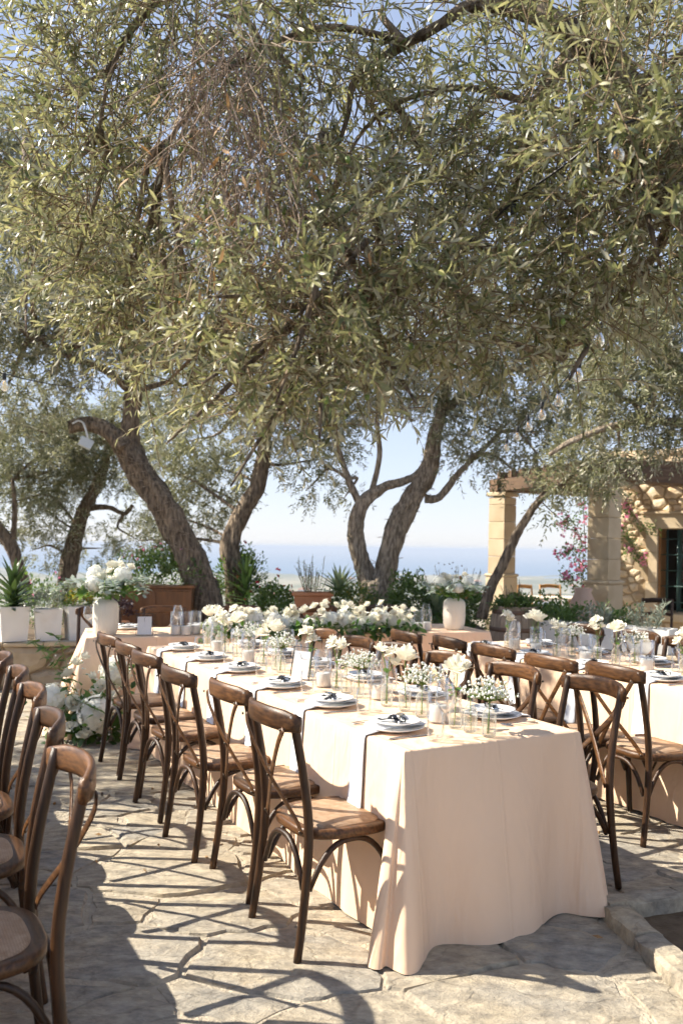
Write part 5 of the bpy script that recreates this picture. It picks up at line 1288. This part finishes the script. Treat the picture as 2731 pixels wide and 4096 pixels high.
o = thing('flower_bush', 'dark bush with red flowers between the two left trunks', 'bush', (-1.35, 11.3, .40)); bush(o, 'shrub_leaf', 1870, (.35, .3, .75), 15, .5, (.035, .06), .5); blooms(o, 'red_flower', 10, (.36, .3, .7), 16, .55, .03)
o = thing('aloe_plant', 'tall spiky aloe just right of the second trunk', 'plant', (-1.22, 11.0, .40)); rosette(o, 'aloe', 40, .5, .032, 17, .35, .25, .5)
# cabinet
cb = thing('wooden_cabinet', 'low orange brown wooden cabinet behind the head table', 'cabinet', (-2.12, 9.85, .40), R(6))
MB().box(-.40, .40, -.18, .18, .02, .62, .006).build('body', 'cabinet_wood', cb, False); MB().box(-.43, .43, -.21, .20, .622, .65, .006).build('top', 'cabinet_wood', cb, False)
for s in (-1, 1):
    d = MB().box(-.195, .195, -.012, 0, .0, .54, .004).build('door', 'cabinet_wood', cb, False, (s * .2, -.182, .05)); MB().ball((-s * .13, -.022, .36), .016, 8, 6).build('knob', 'black', d)
# terracotta trough and neighbours
o = thing('terracotta_trough', 'terracotta trough of rosemary and yellow agave behind the garland', 'planter', (-.33, 9.92, .725), R(4)); MB().box(-.24, .24, -.13, .13, -.108, -.002, .01).build('plinth', 'rubble_stone', o, False)
mb = MB(); V = []
for a, b, z in ((.19, .10, 0), (.215, .115, .22), (.24, .135, .235), (.24, .135, .27), (.215, .11, .27), (.2, .1, .22)): V += [(-a, -b, z), (a, -b, z), (a, b, z), (-a, b, z)]
mb.add(V, [(3, 2, 1, 0)] + [(4 * k + i, 4 * k + (i + 1) % 4, 4 * k + 4 + (i + 1) % 4, 4 * k + 4 + i) for k in range(5) for i in range(4)] + [(20, 21, 22, 23)]).build('pot', 'terracotta', o, False)
upright(o, 'shrub_leaf', 24, .44, .20, 18, .24)
o = thing('agave_plant', 'yellow green agave standing right of the terracotta trough', 'plant', (-.02, 10.15, .61)); rosette(o, 'agave', 30, .42, .03, 19, .5, .35, .1)
o = thing('flower_bush', 'dark rounded bush left of the terracotta trough', 'bush', (-.78, 9.98, .61)); bush(o, 'shrub_leaf', 1190, (.26, .22, .32), 20, .2, (.03, .05), .6)
blooms(o, 'red_flower', 8, (.26, .22, .4), 21, .3, .03)
o = thing('flower_bush', 'loose flowering bush between trough and twin trunk', 'bush', (.16, 9.95, .61)); bush(o, 'shrub_leaf', 1360, (.34, .22, .34), 22, .2, (.025, .045), .55); bush(o, 'yellow_leafy', 204, (.34, .22, .34), 23, .22, (.02, .035), .6)
o = thing('rounded_shrub', 'dense green shrub just right of the twin trunk', 'bush', (.80, 10.0, .55)); bush(o, 'shrub_leaf', 2550, (.30, .26, .50), 24, .25, (.028, .045), .65)
o = thing('agave_plant', 'pale striped agave right of the twin trunk', 'plant', (1.12, 9.92, .61)); rosette(o, 'agave', 34, .55, .03, 25, .6, .1, .1)
o = thing('flower_bush', 'low bush with orange blooms beside the pale agave', 'bush', (1.40, 9.95, .55)); bush(o, 'shrub_leaf', 1530, (.32, .25, .45), 26, .2, (.03, .05), .6); blooms(o, 'terracotta', 12, (.32, .25, .42), 27, .25, .028)
o = thing('flower_bush', 'wispy lavender plant behind the right vase', 'bush', (1.35, 10.3, .40)); upright(o, 'silver_leaf', 26, .72, .4, 28, .2); blooms(o, 'purple_leaf', 40, (.4, .3, .6), 29, .35, .016)
for i, x in enumerate((.85, 1.28)):
    o = square_pot(f'low white planter behind the head table, {["left", "right"][i]} of two', (x, 9.62), .0, .14, .16, .62, R(3 + i * 9)); bush(o, 'green_leaf', 442, (.22, .2, .2), 30 + i, .62, (.05, .09), .3)
for i, (x, y, rx, rz_, m, lab) in enumerate(((-3.6, 10.2, .5, .6, 'shrub_leaf', 'round green bush behind the aloe planter at the left edge'), (-2.55, 10.9, .5, .5, 'shrub_leaf', 'green bush under the shaded far olive tree'), (-.85, 10.6, .45, .45, 'green_leaf', 'broad green bush behind the terracotta trough'),
        (-.1, 10.9, .5, .42, 'silver_leaf', 'grey green bush behind the yellow agave'), (.55, 10.9, .4, .5, 'shrub_leaf', 'leafy bush behind the foot of the twin trunk'), (1.55, 10.6, .45, .55, 'shrub_leaf', 'tall green bush behind the right vase'))):
    o = thing('garden_bush', lab, 'bush', (x, y, .40)); bush(o, m, 1500, (rx, .32, rz_), 60 + i, .18, (.03, .055), .5)
    if i in (0, 2, 5): blooms(o, ('pink', 'terracotta', 'red_flower')[i % 3], 12, (rx, .32, rz_), 70 + i, .25, .026)
# wine barrel
bb = thing('wine_barrel', 'weathered wooden wine barrel planted with leafy herbs', 'barrel', (1.86, 9.02, 0), R(10)); nst = 22
for k in range(nst):
    a0, a1 = 2 * math.pi * (k + .03) / nst, 2 * math.pi * (k + .97) / nst; V = []
    for j in range(7):
        z = .93 * j / 6; r = .232 + .052 * (1 - (2 * j / 6 - 1) ** 2)
        for a, q in ((a0, r), (a1, r), (a1, r - .025), (a0, r - .025)): V.append((q * math.cos(a), q * math.sin(a), z))
    MB().add(V, [(4 * j + i, 4 * j + (i + 1) % 4, 4 * j + 4 + (i + 1) % 4, 4 * j + 4 + i) for j in range(6) for i in range(4)] + [(24, 25, 26, 27)]).build('stave', 'barrel_wood', bb, False)
for z in (.06, .24, .69, .87):
    r = .232 + .052 * (1 - (2 * z / .93 - 1) ** 2) + .002; MB().lathe([(r, z - .022), (r + .003, z - .02), (r + .003, z + .02), (r, z + .022)], 32).build('hoop', 'barrel_hoop', bb)
MB().lathe([(0, .88), (.215, .88)], 24).build('soil', 'soil', bb); bush(bb, 'shrub_leaf', 1190, (.26, .24, .16), 33, .90, (.03, .05), .6); upright(bb, 'silver_leaf', 10, .3, .12, 34, .88)
# right planters
o = thing('leafy_shrub', 'dense dark green shrub right of the barrel', 'bush', (2.32, 9.15, 0)); bush(o, 'shrub_leaf', 3740, (.42, .32, .62), 35, .45, (.03, .055), .6)
o = thing('leafy_shrub', 'spreading dark shrub behind the white troughs', 'bush', (2.85, 9.0, 0)); bush(o, 'shrub_leaf', 3060, (.42, .3, .55), 36, .45, (.03, .055), .6)
for i, (x, y) in enumerate(((2.22, 8.86), (2.60, 8.53), (2.98, 8.20))):
    o = thing('trough', f'low white trough on the stone wall, {["left", "middle", "right"][i]} of three', 'planter', (x, y, .555), R(-41))
    V = []
    for a, b, z in ((.22, .10, 0), (.235, .115, .24), (.215, .095, .24), (.21, .09, .19)): V += [(-a, -b, z), (a, -b, z), (a, b, z), (-a, b, z)]
    MB().add(V, [(3, 2, 1, 0)] + [(4 * k + q, 4 * k + (q + 1) % 4, 4 * k + 4 + (q + 1) % 4, 4 * k + 4 + q) for k in range(3) for q in range(4)] + [(12, 13, 14, 15)]).build('pot', 'pot_white', o, False)
    if i == 1: upright(o, 'silver_leaf', 12, .22, .2, 37 + i, .2, (.05, .08), .2)
    elif i == 2: upright(o, 'silver_leaf', 12, .26, .16, 37 + i, .2, (.05, .08), .2)
    else: bush(o, 'shrub_leaf', 680, (.28, .16, .2), 37 + i, .2)
o = thing('leafy_shrub', 'small rounded green shrub below the house window chair', 'bush', (3.25, 8.5, 0)); bush(o, 'shrub_leaf', 2550, (.34, .3, .42), 41, .35, (.022, .04), .55)
# bougainvillea on the near pillar, and on the wall
def vine(label, P, seed, loc):
    rg = np.random.default_rng(seed); o = thing('bougainvillea', label, 'vine', loc); st = MB(); LP = []; LD = []; fl = MB()
    for l in P:
        Q, _ = spline([np.array(q, float) for q in l], [1] * len(l), 8); st.tube(Q, .006, 5, False)
        for q in Q:
            for k in range(9): LP.append(q + rg.normal(size=3) * .05); LD.append(rg.normal(size=3))
            if rg.random() < .17:
                for k in range(5):
                    c = q + rg.normal(size=3) * .05 + (0, -.03, 0)
                    for i in range(3): a = rg.normal(size=3); a /= np.linalg.norm(a); b = np.cross(a, rg.normal(size=3)); b /= np.linalg.norm(b); fl.add([c, c + (a + b) * .022, c + a * .048, c + (a - b) * .022], [(0, 1, 2, 3)])
    off_ = tuple(-q for q in loc); st.build('stems', 'twig', o, True, off_); tag(fl.build('flowers', 'pink', o, False, off_), kind='stuff')
    link('leaves', leaves_mesh('leaves', LP, LD, rand_dirs(len(LP), rg) + (0, 0, .5), rg.uniform(.03, .05, len(LP)), rg.uniform(.02, .032, len(LP)), 'shrub_leaf', seed), o, off_)
vine('pink bougainvillea arching left of the near pergola pillar', [[(3.25, 11.3, 0), (3.22, 11.3, 1.0), (3.2, 11.3, 1.6), (3.0, 11.2, 1.95), (2.85, 11.1, 1.85)], [(3.22, 11.3, .8), (3.15, 11.2, 1.3), (2.98, 11.1, 1.55), (2.85, 11.1, 1.45)], [(3.22, 11.3, .6), (3.1, 11.2, 1.0), (2.95, 11.1, 1.2), (2.9, 11.1, 1.12)], [(3.25, 11.3, 1.5), (3.2, 11.25, 2.0), (3.18, 11.2, 2.3)]], 51, (3.25, 11.3, 0))
vine('bougainvillea hanging on the house wall right of the pillar', [[(4.35, 12.9, 2.4), (4.28, 12.85, 2.0), (4.33, 12.8, 1.7), (4.3, 12.8, 1.45)], [(4.35, 12.9, 2.2), (4.5, 12.7, 1.9), (4.62, 12.6, 1.85)], [(4.3, 12.8, 1.8), (4.42, 12.7, 1.5), (4.5, 12.6, 1.4)]], 52, (4.35, 12.9, 0))
# amphora pot
o = thing('clay_jar', 'pale pink clay jar at the foot of the near pillar', 'jar', (3.05, 10.7, 0)); MB().lathe([(0, .0), (.10, 0), (.17, .30), (.20, .6), (.17, .85), (.10, 1.0), (.12, 1.06), (.10, 1.06), (.08, .98)], 28).build('jar_body', 'terracotta', o); o.children[0].data.materials[0] = mat('pale_clay', (.56, .36, .26), .85, (.62, .43, .33), 4)
# small wooden chairs in the back
def ladder_chair(label, loc, rz, m, group=None):
    o = thing('wooden_chair', label, 'chair', loc, rz, group)
    for s in (-1, 1):
        MB().tube([(s * .19, -.20, 0), (s * .185, -.19, .45), (s * .185, -.25, .92)], [.017, .018, .015], 8, True, 3).build('back_post', m, o); MB().tube([(s * .19, .19, 0), (s * .185, .18, .44)], .016, 8).build('front_leg', m, o)
    for z, y, hgt in ((.89, -.245, .032), (.72, -.222, .022)):
        MB().tube([(-.19, y, z - .01), (0, y - .025, z + .005), (.19, y, z - .01)], 1.0, 8, True, 4, flat=(hgt, .012)).build('back_slat', m, o)
    MB().box(-.21, .21, -.20, .20, .43, .46, .008).build('seat', 'cane', o, False)
    for y in (-.19, .18): MB().tube([(-.18, y, .22), (.18, y, .22)], .010, 6).build('stretcher', m, o)
    return o
ladder_chair('plain wooden chair standing alone before the house window', (4.02, 10.9, 0), R(150), 'wood_z')
for i, (x, y, a) in enumerate(((3.25, 14.6, 200), (3.75, 14.9, 185), (2.75, 14.3, 160), (3.95, 13.9, 90))):
    ladder_chair(f'yellowish wooden chair on the far sea terrace, {["second", "third", "first", "fourth"][i]} from left', (x, y, 0), R(a), 'chair_yellow', 'chairs on the far sea terrace')
o = thing('terrace_table', 'small pale table among the yellowish chairs on the far terrace', 'table', (3.4, 14.2, 0)); MB().box(-.6, .6, -.35, .35, .72, .75, .006).build('tabletop', 'cushion', o, False)
for sx in (-1, 1):
    for sy in (-1, 1): MB().tube([(sx * .5, sy * .28, 0), (sx * .5, sy * .28, .719)], .025, 8).build('leg', 'chair_yellow', o)

# ------------------------------------------------------------------ string lights and the flood lamp
SB = MB().lathe([(.0, -.002), (.012, 0), (.013, .012), (.012, .04), (.009, .046), (0, .048)], 12).mesh('socket', 'cable')
GB = MB().lathe([(.010, 0), (.012, -.006), (.022, -.022), (.028, -.040), (.027, -.054), (.019, -.068), (.008, -.075), (0, -.076)], 16).mesh('bulb', 'bulb_glass')
FB = MB().tube([(-.004, 0, -.005), (-.006, 0, -.045), (-.002, 0, -.055), (.002, 0, -.055), (.006, 0, -.045), (.004, 0, -.005)], .0012, 5).mesh('filament', 'filament')
def strand(P, bulbs, label, seed, bsc=1.2):
    rg = np.random.default_rng(seed); o = thing('string_light', label, 'string lights', P[0]); off_ = tuple(-q for q in P[0])
    Q, _ = spline([np.array(p, float) for p in P], [1] * len(P), 6); MB().tube(Q, .0045, 6).build('cable', 'cable', o, True, off_)
    for i in bulbs:
        p = np.array(P[i]) - np.array(P[0]) + (0, 0, -.045)
        s = link('socket', SB, o, tuple(p), 0, (rg.uniform(-.12, .12), rg.uniform(-.12, .12), 0), bsc); link('bulb', GB, s); link('filament', FB, s)
strand(STR1, range(1, 9), 'string of clear bulbs running back from the near crown to the pergola', 1)
strand(STR2, range(1, 6), 'string of clear bulbs along the pergola roof edge', 2)
strand(STR3, (2, 4), 'black light cable with bulbs crossing the leaves at upper right', 3, .8)
strand(STR4, (1,), 'light cable with one bulb at the left picture edge', 4)
fl = thing('flood_lamp', 'small square lamp hung by a pale strap from the sawn limb', 'lamp', (-3.02, 9.98, 2.70), R(15))
MB().box(-.075, .075, -.03, .02, -.06, .06, .008).build('lamp_head', 'lamp_body', fl, False); fl.children[0].rotation_euler = (R(-12), R(25), 0)
MB().tube([(.02, .0, .06), (.0, .03, .14), (-.04, .10, .25), (-.10, .16, .28), (-.16, .12, .24)], .012, 6, True, 4).build('strap', 'white_cable', fl)

# ------------------------------------------------------------------ hazy air over the plain and the sea
def hazemat():
    m = bpy.data.materials.new('haze_air'); m.use_nodes = True; N, L = nt(m); N.remove(N['Principled BSDF'])
    v = N.new('ShaderNodeVolumePrincipled'); v.inputs['Color'].default_value = (.62, .70, .83, 1); v.inputs['Density'].default_value = 3.3e-4
    L.new(v.outputs[0], N['Material Output'].inputs['Volume']); MATS['haze_air'] = m
hazemat()
tag(MB().box(-61000, 61000, -60, 71000, -70, 9.0).build('haze', 'haze_air', None, False), kind='stuff')
